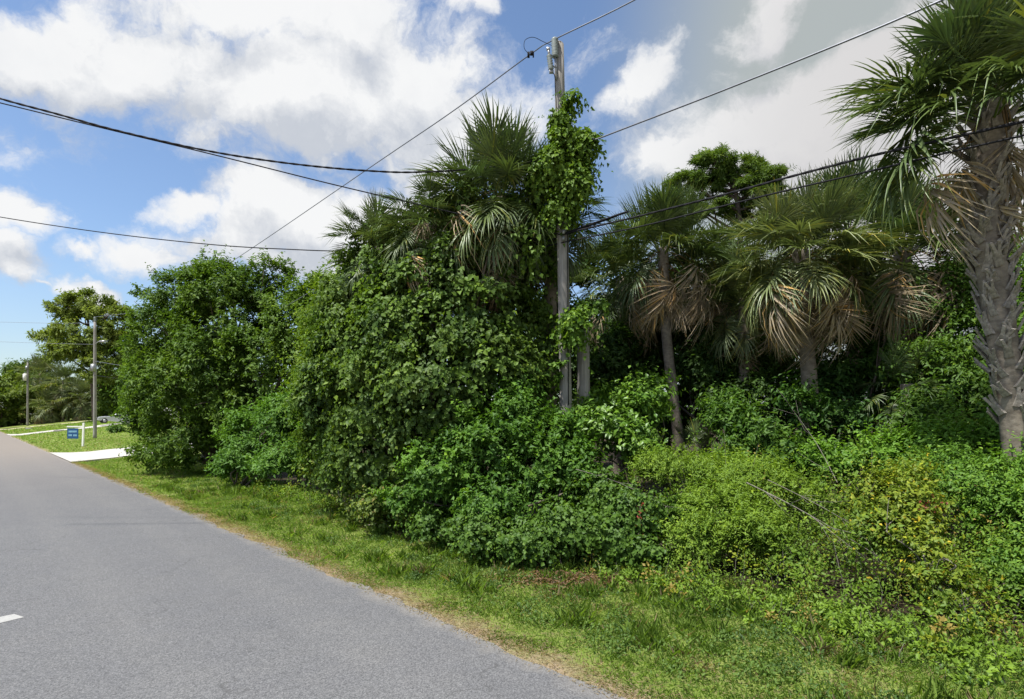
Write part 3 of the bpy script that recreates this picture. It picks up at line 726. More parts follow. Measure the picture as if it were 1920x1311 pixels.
def palm(label, hub, base, trunk_mid, r0, nf, seed, scale=1.0, emin=-35, emax=82, ndead=6, boots=None, group=None, az_lim=None, extra=(), skirt=(-86, -55), rtop=None, gap=False, pale=False):
    r = np.random.default_rng(seed); hub = Vector(hub); bx, by = base; bz = gz(bx, by)
    root = empty('palm_tree', (bx, by, bz), label, 'palm tree', group)
    O = Vector((bx, by, bz))
    pts = spline([Vector((bx, by, bz - .3))] + [Vector(p) for p in trunk_mid] + [hub], 8); n = len(pts)
    rt = rtop or r0 * .95
    rad = [(r0 * 1.12 if i < 3 else r0 + (rt - r0) * i / (n - 1)) * r.uniform(.95, 1.05) for i in range(n)]
    MB().tube(pts, rad, 12).build('trunk', M_PALMT, root, off=O)
    if boots:
        f0, f1, cnt = boots; dn = 0
        for i in range(cnt):
            f = f0 + (f1 - f0) * i / cnt; k = f * (n - 1); i0 = int(k); p = pts[i0].lerp(pts[min(i0 + 1, n - 1)], k - i0)
            az = i * 2.39996 + r.normal(0, .1)
            o = link('leaf_base', BOOT, None, root); s = scale * r.uniform(.6, .95)
            d_ = Vector((math.cos(az), math.sin(az), 0))
            o.location = p - O + d_ * (rad[i0] - .02)
            Mb = Matrix.Rotation(az + math.pi / 2, 3, 'Z') @ Matrix.Rotation(r.normal(.04, .1), 3, 'X') @ Matrix.Rotation((.42 if i % 2 else -.42) + r.normal(0, .15), 3, 'Y')
            o.rotation_euler = Mb.to_euler(); o.scale = (s * r.uniform(.8, 1.2), s * .8, s * r.uniform(.8, 1.2))
    def put(me, az, el, sc, roll, lift=0.):
        o = link(me.name.split('.')[0], me, None, root)
        if pale and not me.name.startswith('dead'): o.material_slots[0].link = 'OBJECT'; o.material_slots[0].material = M_FRONDP
        Mx = Matrix.Rotation(az, 3, 'Z') @ Matrix.Rotation(-el, 3, 'Y') @ Matrix.Rotation(roll, 3, 'X')
        o.rotation_euler = Mx.to_euler()
        o.location = hub - O + Vector((math.cos(az) * .10 * scale, math.sin(az) * .10 * scale, lift)); o.scale = (sc, sc, sc)
    az = r.uniform(0, 6)
    for i in range(nf):
        t = i / max(1, nf - 1); el = emax + (emin - emax) * t ** 1.15 + r.normal(0, 6); az += 2.39996 + r.normal(0, .12)
        if gap and el < 5 and abs(((math.degrees(az) - 270 + 180) % 360) - 180) < 48: continue
        pool = FU if el > 48 else (FM if el > 8 else FL)
        put(pool[r.integers(len(pool))], az, R(el), scale * r.uniform(.88, 1.1), r.normal(0, .22), -.35 * scale * t)
    for i in range(ndead):
        out_ = i % 2
        put(FD[r.integers(3, len(FD))] if out_ else FD[r.integers(0, 3)], r.uniform(0, 6.28), R(r.uniform(-38, -8) if out_ else r.uniform(*skirt)), scale * r.uniform(.7, 1.0), r.normal(0, .4), -.40 * scale - r.uniform(0, .25))
    for (a_, e_, s_, dead, dz) in extra:
        pool = FD[3:] if dead == 2 else FD if dead else (FM if e_ > 5 else FL)
        put(pool[r.integers(len(pool))], R(a_), R(e_), s_ * scale, r.normal(0, .2), dz)
    return root
def gpt(px, Y): return (P(px, 0, Y).x, Y)

palm('large palm with shaggy split leaf bases on its thick trunk at the right edge', P(1858, 195, 8), gpt(1935, 8), [P(1915, 900, 8), P(1888, 700, 8), P(1862, 520, 8), P(1850, 400, 8)], .160, 48, 101, 1.05,
     emin=2, ndead=3, boots=(.30, .99, 150), extra=((190, 20, 1.1, 0, 0), (186, 2, 1.25, 0, 0), (178, -6, 1.2, 0, -.1), (197, -30, .7, 2, -.2), (199, 14, 1.2, 0, .1), (210, 8, 1.1, 0, 0), (258, -66, 1.0, 1, .2), (272, -70, 1.0, 1, .25), (285, -66, .95, 1, .2), (265, -78, .9, 1, .1),
                                            (172, 40, 1.1, 0, 0), (240, 15, 1.0, 0, 0), (208, 48, 1.05, 0, 0)), rtop=.20, gap=True)
palm('tall palm whose crown rises out of the vines just left of the utility pole', P(940, 368, 12.6), gpt(950, 13.4), [P(950, 700, 13.3), P(945, 480, 13)], .17, 60, 102, 1.0, emin=-38, ndead=5,
     extra=((265, 70, 1.1, 0, 0), (95, 75, 1.1, 0, 0), (190, 40, 1.1, 0, 0), (200, 8, 1.05, 0, 0), (276, -40, .8, 2, -1.0), (282, -60, .95, 1, -1.0), (205, -5, 1.0, 2, .1), (215, -15, 1.0, 2, .1)))
palm('palm with drooping olive fronds and a dead brown frond, left of the tall vine-smothered palm', P(812, 420, 12.7), gpt(820, 13.5), [P(815, 700, 13.4), P(812, 500, 13)], .16, 34, 103, .8, emin=-50, emax=55, ndead=3,
     extra=((190, 15, 1., 0, 0), (175, -25, 1., 0, 0), (255, -20, .7, 1, .2), (300, -40, .6, 1, .25)))
palm('small palm fan sticking out of the top left shoulder of the vine-covered mass', P(712, 462, 13.6), gpt(735, 14.3), [P(732, 700, 14.4)], .14, 22, 104, .72, emin=-15, ndead=1, extra=((180, 50, 1, 0, 0), (185, 15, 1., 0, 0), (195, 70, 1, 0, 0), (200, 35, 1, 0, 0)))
palm('palm crown half hidden behind the vine clump on the utility pole', P(1032, 390, 13.6), gpt(1030, 14), [P(1032, 700, 13.9)], .16, 40, 105, .88, emin=-45, ndead=5)
palm('slim palm with a bare leaning trunk and a shaggy round crown right of the poles', P(1243, 465, 14.5), gpt(1291, 14.5), [P(1277, 860, 14.5), P(1262, 740, 14.5), P(1249, 620, 14.5)], .14, 54, 106, .98, emin=-30, ndead=20,
     extra=((225, -12, .75, 2, -.1), (200, -20, .9, 2, -.1), (310, -8, .95, 2, -.0), (322, -25, .8, 2, -.1), (215, -35, .7, 2, -.5), (255, -50, .7, 1, -.6), (345, -15, 1.2, 2, -.1), (95, 70, 1.1, 0, 0), (260, 60, 1.1, 0, 0)), skirt=(-88, -45), gap=True)
palm('dark palm with a heavy dead skirt behind and left of the slim leaning palm', P(1165, 520, 16.5), gpt(1160, 16.5), [P(1162, 700, 16.5)], .17, 40, 107, .95, emin=-50, emax=70, ndead=26, skirt=(-90, -50))
palm('palm with hanging brown fronds close behind the right side of the slim leaning palm', P(1330, 500, 16), gpt(1320, 16), [P(1325, 700, 16)], .17, 40, 108, .95, emin=-50, emax=65, ndead=26, skirt=(-90, -50))
palm('full pale green palm with a wide tan skirt below the open-crowned pine', P(1500, 470, 12.6), gpt(1525, 12.8), [P(1520, 760, 12.8), P(1510, 620, 12.7)], .17, 58, 109, 1.0, emin=-16, ndead=14, boots=(.62, .97, 26),
     extra=((196, -20, 1.15, 0, 0), (200, -12, 1.15, 2, -.1), (212, -24, .9, 2, -.15),  (328, -12, .95, 2, -.1), (345, -18, 1.1, 2, -.15), (318, -8, 1.0, 2, -.05), (300, -40, .7, 2, -.3), (350, -34, 1.1, 2, -.3)), pale=True)
palm('palm with rusty dead fronds under its crown, next right of the tan-skirted palm', P(1695, 465, 13.2), gpt(1700, 13.4), [P(1692, 700, 13.4), P(1680, 590, 13.4)], .18, 50, 110, 1.1, emin=-16, ndead=24, boots=(.5, .95, 24),
     extra=((10, 25, 1.1, 0, 0), (350, 38, 1.1, 0, 0), (355, 5, 1.0, 0, 0), (235, -5, 1.0, 2, -.1), (255, -12, .9, 2, -.1), (275, -8, .9, 2, -.1), (300, -12, .9, 2, -.1), (320, -5, 1.0, 2, -.1)))
palm('palm crown showing between and behind the two palms with brown skirts', P(1592, 425, 15), gpt(1600, 16), [P(1600, 700, 16)], .17, 56, 111, 1.05, emin=-40, ndead=6)
palm('low palm with a yellowish crown in the shade behind the palm with the tan skirt', P(1395, 560, 14.5), gpt(1395, 14.5), [P(1395, 760, 14.5)], .14, 34, 112, .9, emin=-40, ndead=5, pale=True)
palm('young palm with only a few fronds low beside the foot of the slim leaning palm', P(1300, 850, 13.6), gpt(1300, 13.6), [P(1300, 900, 13.6)], .07, 8, 113, .55, emin=5, ndead=0)
palm('short palm with grey dead leaves low between the palm trunks at the right', P(1700, 720, 11.8), gpt(1705, 11.8), [P(1702, 800, 11.8)], .12, 12, 114, .62, emin=-30, ndead=8)

# ------------------------------------------------------------------ pines
def pine(label, tpts, blobs, seed, r0, fol, group=None, limb=.1, grow=1.3):
    r = np.random.default_rng(seed); O = Vector(tpts[0])
    root = empty('pine_tree', O, label, 'pine tree', group)
    blobs = [(c, tuple(x * grow for x in rr)) for c, rr in blobs]
    V, T, C = foliage(r, blobs, **fol); off = np.array(O)
    link('crown', trimesh('crown', V - off, T, C), M_LEAF, root)
    pts = spline(tpts, 6); n = len(pts); mb = MB(); mb.tube(pts, [r0 * (1 - .6 * i / (n - 1)) for i in range(n)], 8); mb.build('trunk', M_PINEB, root, off=O)
    mb = MB()
    for c, rr in blobs:
        c = Vector(c); st = min(pts, key=lambda p: abs(p.z - (c.z - .45 * (Vector((c.x, c.y, 0)) - Vector((p.x, p.y, 0))).length - .3)))
        m_ = st.lerp(c, .5) + Vector((r.normal(0, .15), r.normal(0, .15), -.12))
        ps = spline([st, m_, c], 4); mb.tube(ps, [limb * (1 - .7 * i / (len(ps) - 1)) for i in range(len(ps))], 5)
        for _ in range(4):
            dd = rdir(r, 1)[0]; e = c + Vector([dd[i] * rr[i] * .7 for i in range(3)]); mb.tube([c, e], [limb * .3, limb * .12], 4)
    mb.build('limb', M_PINEB, root, off=O)
    return root
bl = [B(1332, 316, 24, .8, .45), B(1385, 323, 24, .8, .45), B(1296, 343, 24, .6, .4), B(1438, 338, 24, .75, .45), B(1479, 363, 24, .5, .35), B(1279, 373, 24, .55, .35), B(1344, 353, 24.5, .8, .4), B(1408, 363, 23.5, .7, .4),
      B(1450, 393, 24, .6, .35), B(1308, 393, 23.5, .55, .35), B(1255, 358, 24.5, .4, .35), B(1367, 388, 25, .5, .3), B(1491, 398, 24, .35, .25), B(1273, 413, 24, .5, .3), B(1355, 298, 24.5, .5, .3), B(1414, 313, 25, .45, .3)]
bl += [B(1340, 395, 24, .55, .35), B(1425, 405, 24, .6, .35), B(1385, 415, 24.4, .5, .3), B(1300, 410, 24, .5, .3), B(1480, 385, 24, .5, .3), B(1385, 335, 24, .75, .4), B(1350, 345, 24.4, .6, .35), B(1420, 348, 23.8, .6, .35)]
pine('tall pine with an open rounded crown standing behind the palms under the two black cables', [P(1385, 890, 24), P(1382, 600, 24), P(1388, 440, 24), P(1375, 330, 24)], bl, 201, .2,
     dict(nsub=150, subr=.26, nshoot=20, nleaf=14, L=.22, Wd=.03, c1=(.060, .095, .034), c2=(.11, .155, .055), shoot=.20, up=.8, flat=.5, inner=.2), limb=.08, grow=1.3)
def FB(px, py, Y, r_, f=.6): return B(px, py, Y, r_, r_ * f)
bl = [FB(130, 578, 104, 3.6), FB(170, 568, 104, 4.0), FB(205, 590, 103, 3.6), FB(225, 620, 104, 3.4), FB(100, 635, 104, 3.0, .5), FB(80, 637, 104, 1.7, .5), FB(140, 625, 102, 3.8), FB(185, 640, 103, 4), FB(235, 660, 104, 3.4), FB(120, 590, 105, 2.8),
      FB(150, 655, 102, 3.6), FB(205, 675, 103, 3.6), FB(125, 665, 101, 3.2), FB(160, 600, 104, 3.0), FB(245, 690, 103, 3), FB(180, 700, 102, 3.5)]
pine('broad flat-topped pine rising above the palms across the far lawn', [P(178, 790, 106), P(172, 700, 106), P(165, 600, 105)], bl, 202, .45,
     dict(nsub=251, subr=1.3, nshoot=16, nleaf=10, L=.62, Wd=.2, c1=(.10, .135, .048), c2=(.19, .215, .085), shoot=.75, up=.7, flat=.45, inner=.1), limb=.22, grow=1.0)

# ------------------------------------------------------------------ far trees and palms beyond the lawn
def farpalm(label, px, py, Y, sc, seed):
    palm(label, P(px, py, Y), gpt(px, Y), [P(px + 2, (py + 790) / 2, Y)], .2, 30, seed, sc, emin=-45, ndead=8, pale=True, group='palms beyond the far lawn')
farpalm('far palm with tan fronds just left of the foot of the broad flat-topped pine', 118, 715, 120, 2.8, 301)
farpalm('far palm low under the broad pine, just left of the nearer roadside pole', 150, 745, 119, 2.8, 302)
farpalm('far palm behind the top of the most distant pole', 75, 700, 126, 2.7, 303)
farpalm('far palm right of the nearer roadside pole beyond the second driveway', 200, 735, 121, 2.8, 304)
farpalm('low far palm by the lawn edge between the two distant poles', 95, 758, 119, 2.5, 305)
plant('broadleaf_tree', 'olive green tree beside the most distant pole at the left edge of the frame', 'tree',
      [FB(20, 730, 125, 4.5, .8), FB(0, 760, 120, 4.5, .7), FB(50, 745, 122, 3.6, .8), FB(-40, 740, 125, 5, .9)], 61,
      dict(nsub=129, subr=1.2, nshoot=16, nleaf=9, L=.6, Wd=.3, c1=(.08, .12, .035), c2=(.15, .18, .055), shoot=1.1), r0=.2, group='trees beyond the far lawn')
plant('broadleaf_tree', 'dark green domed tree just behind the most distant pole', 'tree',
      [FB(70, 690, 140, 3.5, .8), FB(40, 700, 140, 4, .7), FB(75, 720, 138, 4, .8)], 62,
      dict(nsub=91, subr=1.2, nshoot=16, nleaf=9, L=.6, Wd=.3, c1=(.05, .085, .028), c2=(.095, .135, .045), shoot=1.1), r0=.2, group='trees beyond the far lawn')
plant('broadleaf_tree', 'green tree behind the silver car at the edge of the far lawn', 'tree',
      [FB(230, 740, 108, 4.2, .9), FB(260, 770, 105, 3.6, .8), FB(290, 730, 110, 4.5, .9), FB(215, 770, 112, 3.5, .6)], 63,
      dict(nsub=129, subr=1.2, nshoot=16, nleaf=9, L=.6, Wd=.3, c1=(.06, .10, .03), c2=(.12, .17, .045), shoot=1.1), r0=.2, group='trees beyond the far lawn')
plant('shrub', 'small dark bush alone on the lawn between the two driveways', 'shrub', [B(219, 812, 62, .9, .8)], 64,
      dict(nsub=17, subr=.4, nshoot=14, nleaf=8, L=.25, Wd=.12, c1=(.04, .08, .02), c2=(.08, .14, .035), shoot=.5), r0=.05, twigs=2)
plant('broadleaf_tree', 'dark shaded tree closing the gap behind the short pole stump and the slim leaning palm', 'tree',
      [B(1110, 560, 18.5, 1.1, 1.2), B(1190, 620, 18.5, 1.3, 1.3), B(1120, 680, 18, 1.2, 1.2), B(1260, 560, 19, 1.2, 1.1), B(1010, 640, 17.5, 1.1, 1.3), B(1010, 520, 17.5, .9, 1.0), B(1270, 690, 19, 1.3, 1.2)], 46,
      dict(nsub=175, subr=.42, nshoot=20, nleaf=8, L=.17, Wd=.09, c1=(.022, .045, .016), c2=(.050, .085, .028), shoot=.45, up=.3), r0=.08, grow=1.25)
plant('broadleaf_tree', 'olive leafy tree below the pine, between the slim palm and the tan-skirted palm', 'tree',
      [B(1380, 520, 18, 1.0, .9), B(1400, 600, 18, 1.2, 1.1), B(1450, 560, 18, 1.0, 1.0), B(1340, 610, 18.5, 1.1, 1.1), B(1560, 560, 18.5, 1.1, 1.2), B(1600, 660, 18, 1.2, 1.1), B(1690, 620, 17.5, 1.2, 1.2), B(1720, 700, 17, 1.1, 1.0)], 47,
      dict(nsub=175, subr=.42, nshoot=20, nleaf=8, L=.17, Wd=.08, c1=(.035, .060, .018), c2=(.080, .115, .032), shoot=.45, up=.4), r0=.08, grow=1.2)
plant('shrub', 'low olive scrub at the foot of the far palms by the far lawn', 'shrub',
      [FB(60, 775, 122, 2.6, .8), FB(100, 765, 122, 2.8, .9), FB(140, 762, 122, 2.8, .9), FB(185, 758, 123, 2.8, .9), FB(215, 750, 124, 2.8, .9), FB(165, 735, 124, 3, .9), FB(110, 735, 124, 3, .8), FB(20, 782, 123, 2.4, .8)], 65,
      dict(nsub=167, subr=.9, nshoot=16, nleaf=9, L=.5, Wd=.22, c1=(.08, .115, .035), c2=(.17, .18, .065), shoot=.9, accent=((.34, .26, .16), .08)), r0=.1, grow=1.2)
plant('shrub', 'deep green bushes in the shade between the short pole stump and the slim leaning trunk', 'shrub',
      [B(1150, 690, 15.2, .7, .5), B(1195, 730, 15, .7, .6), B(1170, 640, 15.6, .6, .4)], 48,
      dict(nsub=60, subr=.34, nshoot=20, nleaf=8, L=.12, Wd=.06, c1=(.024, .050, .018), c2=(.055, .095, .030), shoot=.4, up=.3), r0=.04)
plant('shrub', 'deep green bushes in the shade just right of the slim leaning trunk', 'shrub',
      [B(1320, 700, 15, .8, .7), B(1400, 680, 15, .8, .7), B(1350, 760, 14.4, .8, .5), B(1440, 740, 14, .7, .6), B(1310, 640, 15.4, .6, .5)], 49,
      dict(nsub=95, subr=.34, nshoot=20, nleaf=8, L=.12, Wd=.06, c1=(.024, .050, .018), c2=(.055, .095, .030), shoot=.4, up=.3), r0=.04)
# woods closing the view
def woods(name, blobs, seed, fol):
    r = np.random.default_rng(seed); V, T, C = foliage(r, blobs, **fol)
    return tag(link(name, trimesh(name, V, T, C), M_LEAF), kind='stuff')
r = np.random.default_rng(9)
wb = []
for i in range(26):
    t = i / 25; n_ = 24 + r.uniform(-2, 5); u_ = 26 - 62 * t; h = r.uniform(4.5, 6.5)
    p = W(u_, n_, h * .55); wb.append((p, (r.uniform(2, 3), r.uniform(2, 3), h * .6)))
woods('woodland', wb, 71, dict(nsub=330, subr=.8, nshoot=18, nleaf=8, L=.34, Wd=.17, c1=(.035, .065, .022), c2=(.085, .135, .038), shoot=.8))
wb = []
for i in range(24):
    t = i / 23; u_ = 150 + r.uniform(-8, 40); n_ = -60 + 190 * t; h = r.uniform(9, 13)
    wb.append((W(u_, n_, h * .5), (7, 7, h * .6)))
woods('far_woods', wb, 72, dict(nsub=274, subr=2.2, nshoot=16, nleaf=8, L=1.1, Wd=.6, c1=(.06, .095, .032), c2=(.12, .16, .05), shoot=2.0))

# ------------------------------------------------------------------ utility poles
def stub(name, label, base, top, r0, r1, cat='pole', group=None):
    base = Vector(base); root = empty(name, (base.x, base.y, gz(base.x, base.y)), label, cat, group)
    O = Vector(root.location); rr = np.random.default_rng(3)
    a = Vector((base.x, base.y, O.z - .4)); pts = [a.lerp(Vector(top), i / 14) for i in range(15)]
    MB().tube(pts, [r0 + (r1 - r0) * i / 14 + rr.normal(0, .0025) for i in range(15)], 16).build('post', M_POLE, root, off=O)
    return root, O
Yp = 11.96
top = P(1048, 84, Yp); pole, PO = stub('utility_pole', 'tall weathered grey utility pole rising out of the vines near the centre', P(1066, 780, Yp), top, .145, .105)
# chipped cap of the pole
MB().tube([top, top + Vector((.005, 0, .035)), top + Vector((.01, 0, .05))], [.105, .085, .05], 12).build('pole_cap', M_POLE, pole, off=PO)
# ribbed post insulator at the top, left of the pole
def ribs(mb, a, b, r0, r1, n, k=12):
    pts = []; rad = []
    for i in range(n * 2 + 1):
        pts.append(Vector(a).lerp(Vector(b), i / (n * 2))); rad.append(r1 if i % 2 else r0)
    mb.tube(pts, rad, k)
ins0 = P(1041, 108, Yp - .12); ins1 = P(1040, 72, Yp - .12)
mb = MB(); ribs(mb, ins0, ins1, .055, .078, 6); ins = mb.build('insulator', M_INS, pole, off=PO)
MB().tube([ins0 - Vector((0, 0, .0)), P(1043, 125, Yp - .1), P(1043, 150, Yp - .1)], [.03, .022, .022], 8).build('insulator_pin', M_STEEL, ins, off=PO)
# fused cutout hanging from a bracket
c0 = P(1028, 92, Yp - .2); c1 = P(1034, 135, Yp - .2)
mb = MB(); ribs(mb, c0.lerp(c1, .25), c1.lerp(c0, .08), .032, .062, 6); cut = mb.build('fuse_cutout', M_INS, pole, off=PO)
mb = MB(); mb.tube([c0, c0.lerp(c1, .3)], [.022, .03], 8); mb.box(c0, (.07, .05, .05)); mb.box(c1, (.09, .06, .05)); mb.build('fuse_tube', M_STEEL, cut, off=PO)
MB().tube([P(1034, 122, Yp - .2), P(1040, 126, Yp - .15), P(1048, 128, Yp - .05)], .016, 6).build('bracket', M_STEEL, pole, off=PO)
MB().tube(spline([c1, P(1040, 142, Yp - .15), P(1041, 165, Yp - .14), P(1043, 200, Yp - .13), P(1043, 260, Yp - .13)], 5), .010, 6).build('lead_wire', M_WIRE, pole, off=PO)
for yy in (288, 296, 440, 452):
    p = P(1052 + (yy - 288) * .02, yy, Yp); MB().box(p + Vector((0, -.14, 0)), (.06, .12, .09)).build('cable_clamp', M_STEEL, pole, off=PO)
MB().tube([P(1063, 205, Yp - .12), P(1064, 420, Yp - .135), P(1066, 760, Yp - .15)], .010, 6).build('ground_wire', M_WIRE, pole, off=PO)
stub2, SO = stub('pole_stump', 'short sawn-off weathered pole standing just right of the tall utility pole', P(1096, 780, 12.45), P(1093, 588, 12.45), .150, .140)
# the two poles further down the road
def farpole(label, px, ptop, Y, r0, items):
    base = P(px, 780, Y); root, O = stub('utility_pole', label, base, P(px, ptop, Y), r0, r0 * .7, group='roadside utility poles')
    for it in items:
        kind, z = it; p = Vector((P(px, z, Y)))
        if kind == 'can':
            mb = MB(); q_ = p + Vector((-.45, -.1, 0)); mb.tube([q_ - Vector((0, 0, .75)), q_ - Vector((0, 0, .72)), q_ + Vector((0, 0, .55)), q_ + Vector((0, 0, .65))], [.25, .34, .34, .2], 14)
            c = mb.build('transformer', M_WHITE, root, off=O); MB().tube([q_ + Vector((0, 0, .6)), q_ + Vector((0, 0, 1.0))], [.08, .05], 8).build('bushing', M_INS, c, off=O)
        if kind == 'lamp':
            mb = MB(); mb.tube(spline([p, p + Vector((.5, -.2, .25)), p + Vector((1.0, -.4, .25))], 4), .04, 6); a_ = mb.build('bracket_arm', M_STEEL, root, off=O)
            MB().box(p + Vector((1.2, -.48, .22)), (.6, .3, .18)).build('lamp_head', M_STEEL, a_, off=O)
        if kind == 'ins':
            mb = MB(); ribs(mb, p, p + Vector((0, 0, .5)), .07, .12, 4, 8); mb.build('insulator', M_INS, root, off=O)
        if kind == 'box':
            MB().box(p + Vector((0, -.22, 0)), (.35, .3, .7)).build('equipment_box', M_STEEL, root, off=O)
farpole('grey utility pole on the lawn just behind the blue signboard', 178, 604, 55, .17, [('ins', 604), ('lamp', 646), ('box', 690)])
farpole('most distant utility pole with a pale transformer near the left edge', 52, 680, 112, .2, [('can', 707), ('ins', 680), ('box', 690)])

# ------------------------------------------------------------------ wires
def wire(label, pts, rad, m_=None, twist=False, cat='cable', name='overhead_cable', sub=14):
    ps = spline(pts, sub); O = ps[0].copy(); mb = MB()
    if twist:
        L_ = 0; A, Bp = [], []
        for i, p in enumerate(ps):
            if i: L_ += (p - ps[i - 1]).length
            a = L_ * 14; w = Vector((0, math.sin(a), math.cos(a))) * rad * .32; A.append(p + w); Bp.append(p - w)
        mb.tube(A, rad * .72, 6); mb.tube(Bp, rad * .72, 6)
    else: mb.tube(ps, rad, 6)
    o = mb.build(name, m_ or M_WIRE, None, off=O); o.location = O
    return tag(o, label, cat)
nP = 9.2
# top conductor: from the pole down the road to the far pole, and off over the camera's right
q2 = P(178, 604, 55); q2.z += .5
prim = wire('thin top power line passing the tip of the tall vine-wrapped utility pole',
     [q2, Pn(300, 575, nP), Pn(440, 487, nP), Pn(700, 310, nP), Pn(850, 208, nP), Pn(993, 103, nP), P(1040, 74, Yp - .12), Pn(1190, 0, nP), Pn(1500, -170, nP), Pn(2000, -430, nP)], .014, M_ALU, cat='power line', name='power_line')
O_ = Vector(prim.location)
MB().tube(spline([P(1040, 88, Yp - .12), P(1018, 78, Yp - .15), P(1000, 70, Yp - .2), P(985, 75, Yp - .2), P(983, 90, Yp - .2), P(991, 101, Yp)], 6), .006, 5).build('jumper_loop', M_WIRE, prim, off=O_)
mb = MB(); mb.box(P(991, 103, Yp + .2), (.05, .05, .11)); mb.box(P(997, 100, Yp + .2), (.07, .05, .08)); mb.box(P(1000, 103, Yp + .2), (.03, .04, .1)); mb.build('wire_clamp', M_WIRE, prim, off=O_)
wire('thin grey line rising right from the pole\'s vine clump towards the big palm', [W(68, nP, 7.6), W(40, nP, 5.4), Pn(700, 480, nP), Pn(1050, 290, nP), Pn(1130, 257, nP), Pn(1350, 172, nP), Pn(1640, 55, nP), Pn(1900, -60, nP)], .016, M_ALU, cat='power line', name='power_line')
wire('upper of the two black cables slanting in front of the right-hand palms', [W(68, nP, 6.2), W(40, nP, 4.6), Pn(1000, 462, nP), Pn(1055, 440, nP - .15), Pn(1200, 405, nP - .15), Pn(1350, 367, nP - .15), Pn(1480, 332, nP - .15), Pn(1631, 293, nP - .15), Pn(1790, 257, nP - .15), Pn(1920, 228, nP - .15), Pn(2100, 190, nP - .15)], .020, twist=True)
wire('lower of the two black cables slanting in front of the right-hand palms', [Pn(960, 480, nP), Pn(1055, 455, nP - .15), Pn(1200, 425, nP - .15), Pn(1350, 388, nP - .15), Pn(1480, 356, nP - .15), Pn(1597, 329, nP - .15), Pn(1779, 286, nP - .15), Pn(1920, 254, nP - .15), Pn(2100, 215, nP - .15)], .013)
def Yl(px, Y0=11.85, k=.0011): return Y0 - (1050 - px) * k
wire('thick twisted black cable sagging from the upper left edge to the vine-covered palm crown', [P(x, y, Yl(x)) for x, y in ((-500, 30), (-200, 125), (0, 185), (100, 212), (200, 240), (300, 264), (400, 285), (500, 301), (600, 313), (700, 321), (780, 323), (900, 316), (1045, 296))], .021, twist=True)
wire('thinner black cable just beneath the thick twisted one at the upper left', [P(x, y, Yl(x, 11.8, .0005)) for x, y in ((-500, 80), (-200, 145), (0, 193), (200, 242), (400, 290), (600, 340), (735, 372), (900, 410), (1050, 440))], .012)
wire('lone thin black cable crossing low over the rounded tree from the left edge', [P(x, y, Yl(x, 12.3, -.006)) for x, y in ((-500, 310), (-200, 370), (0, 407), (200, 437), (400, 459), (550, 468), (660, 471), (850, 468), (1050, 458))], .014)
wire('faint distant line at the left edge, upper of two', [P(-300, 598, 52), P(0, 604, 54), P(90, 606, 54.6), P(178, 606, 55)], .012, M_ALU, cat='power line', name='power_line')
wire('faint distant line at the left edge, lower of two', [P(-300, 632, 52), P(0, 641, 54), P(90, 644, 54.6), P(178, 646, 55)], .012, M_ALU, cat='power line', name='power_line')

# ------------------------------------------------------------------ signboard on the far lawn
Ys = 43.5; px_m = Ys / F
zb = gz(P(153, 0, Ys).x, Ys); sb = empty('estate_sign', (P(153, 0, Ys).x, Ys, zb), 'white post with a small blue board hanging from its arm on the far lawn', 'sign'); SO = Vector(sb.location)
mb = MB(); pt = P(157, 793, Ys); mb.box((SO + pt) / 2 + Vector((.05, 0, 0)), (.12, .12, pt.z - SO.z), Matrix.Rotation(.04, 3, 'Y')); mb.build('post', M_WHITE, sb, smooth=False, off=SO)
arm_z = P(0, 800, Ys).z
MB().box(Vector((P(141, 0, Ys).x, Ys, arm_z)), (1.25, .09, .09)).build('arm', M_WHITE, sb, smooth=False, off=SO)
pc = P(136.5, 813, Ys); pn = MB().box(pc, (.86, .03, .80)).build('sign_panel', M_BLUE, sb, smooth=False, off=SO)
for hx in (-.33, .33): MB().tube([pc + Vector((hx, 0, .40)), Vector((pc.x + hx, Ys, arm_z))], .012, 5).build('hook', M_STEEL, sb, off=SO)
rr = random.Random(4)
for row, (z0, n_, wd) in enumerate(((.16, 6, .085), (-.14, 7, .075))):
    for i in range(n_):
        if row == 1 and i == 3: continue
        MB().box(pc + Vector(((i - (n_ - 1) / 2) * wd * 1.25, -.018, z0 + rr.uniform(-.01, .01))), (wd, .006, .14)).build('letter', M_PRINT, pn, smooth=False, off=SO)

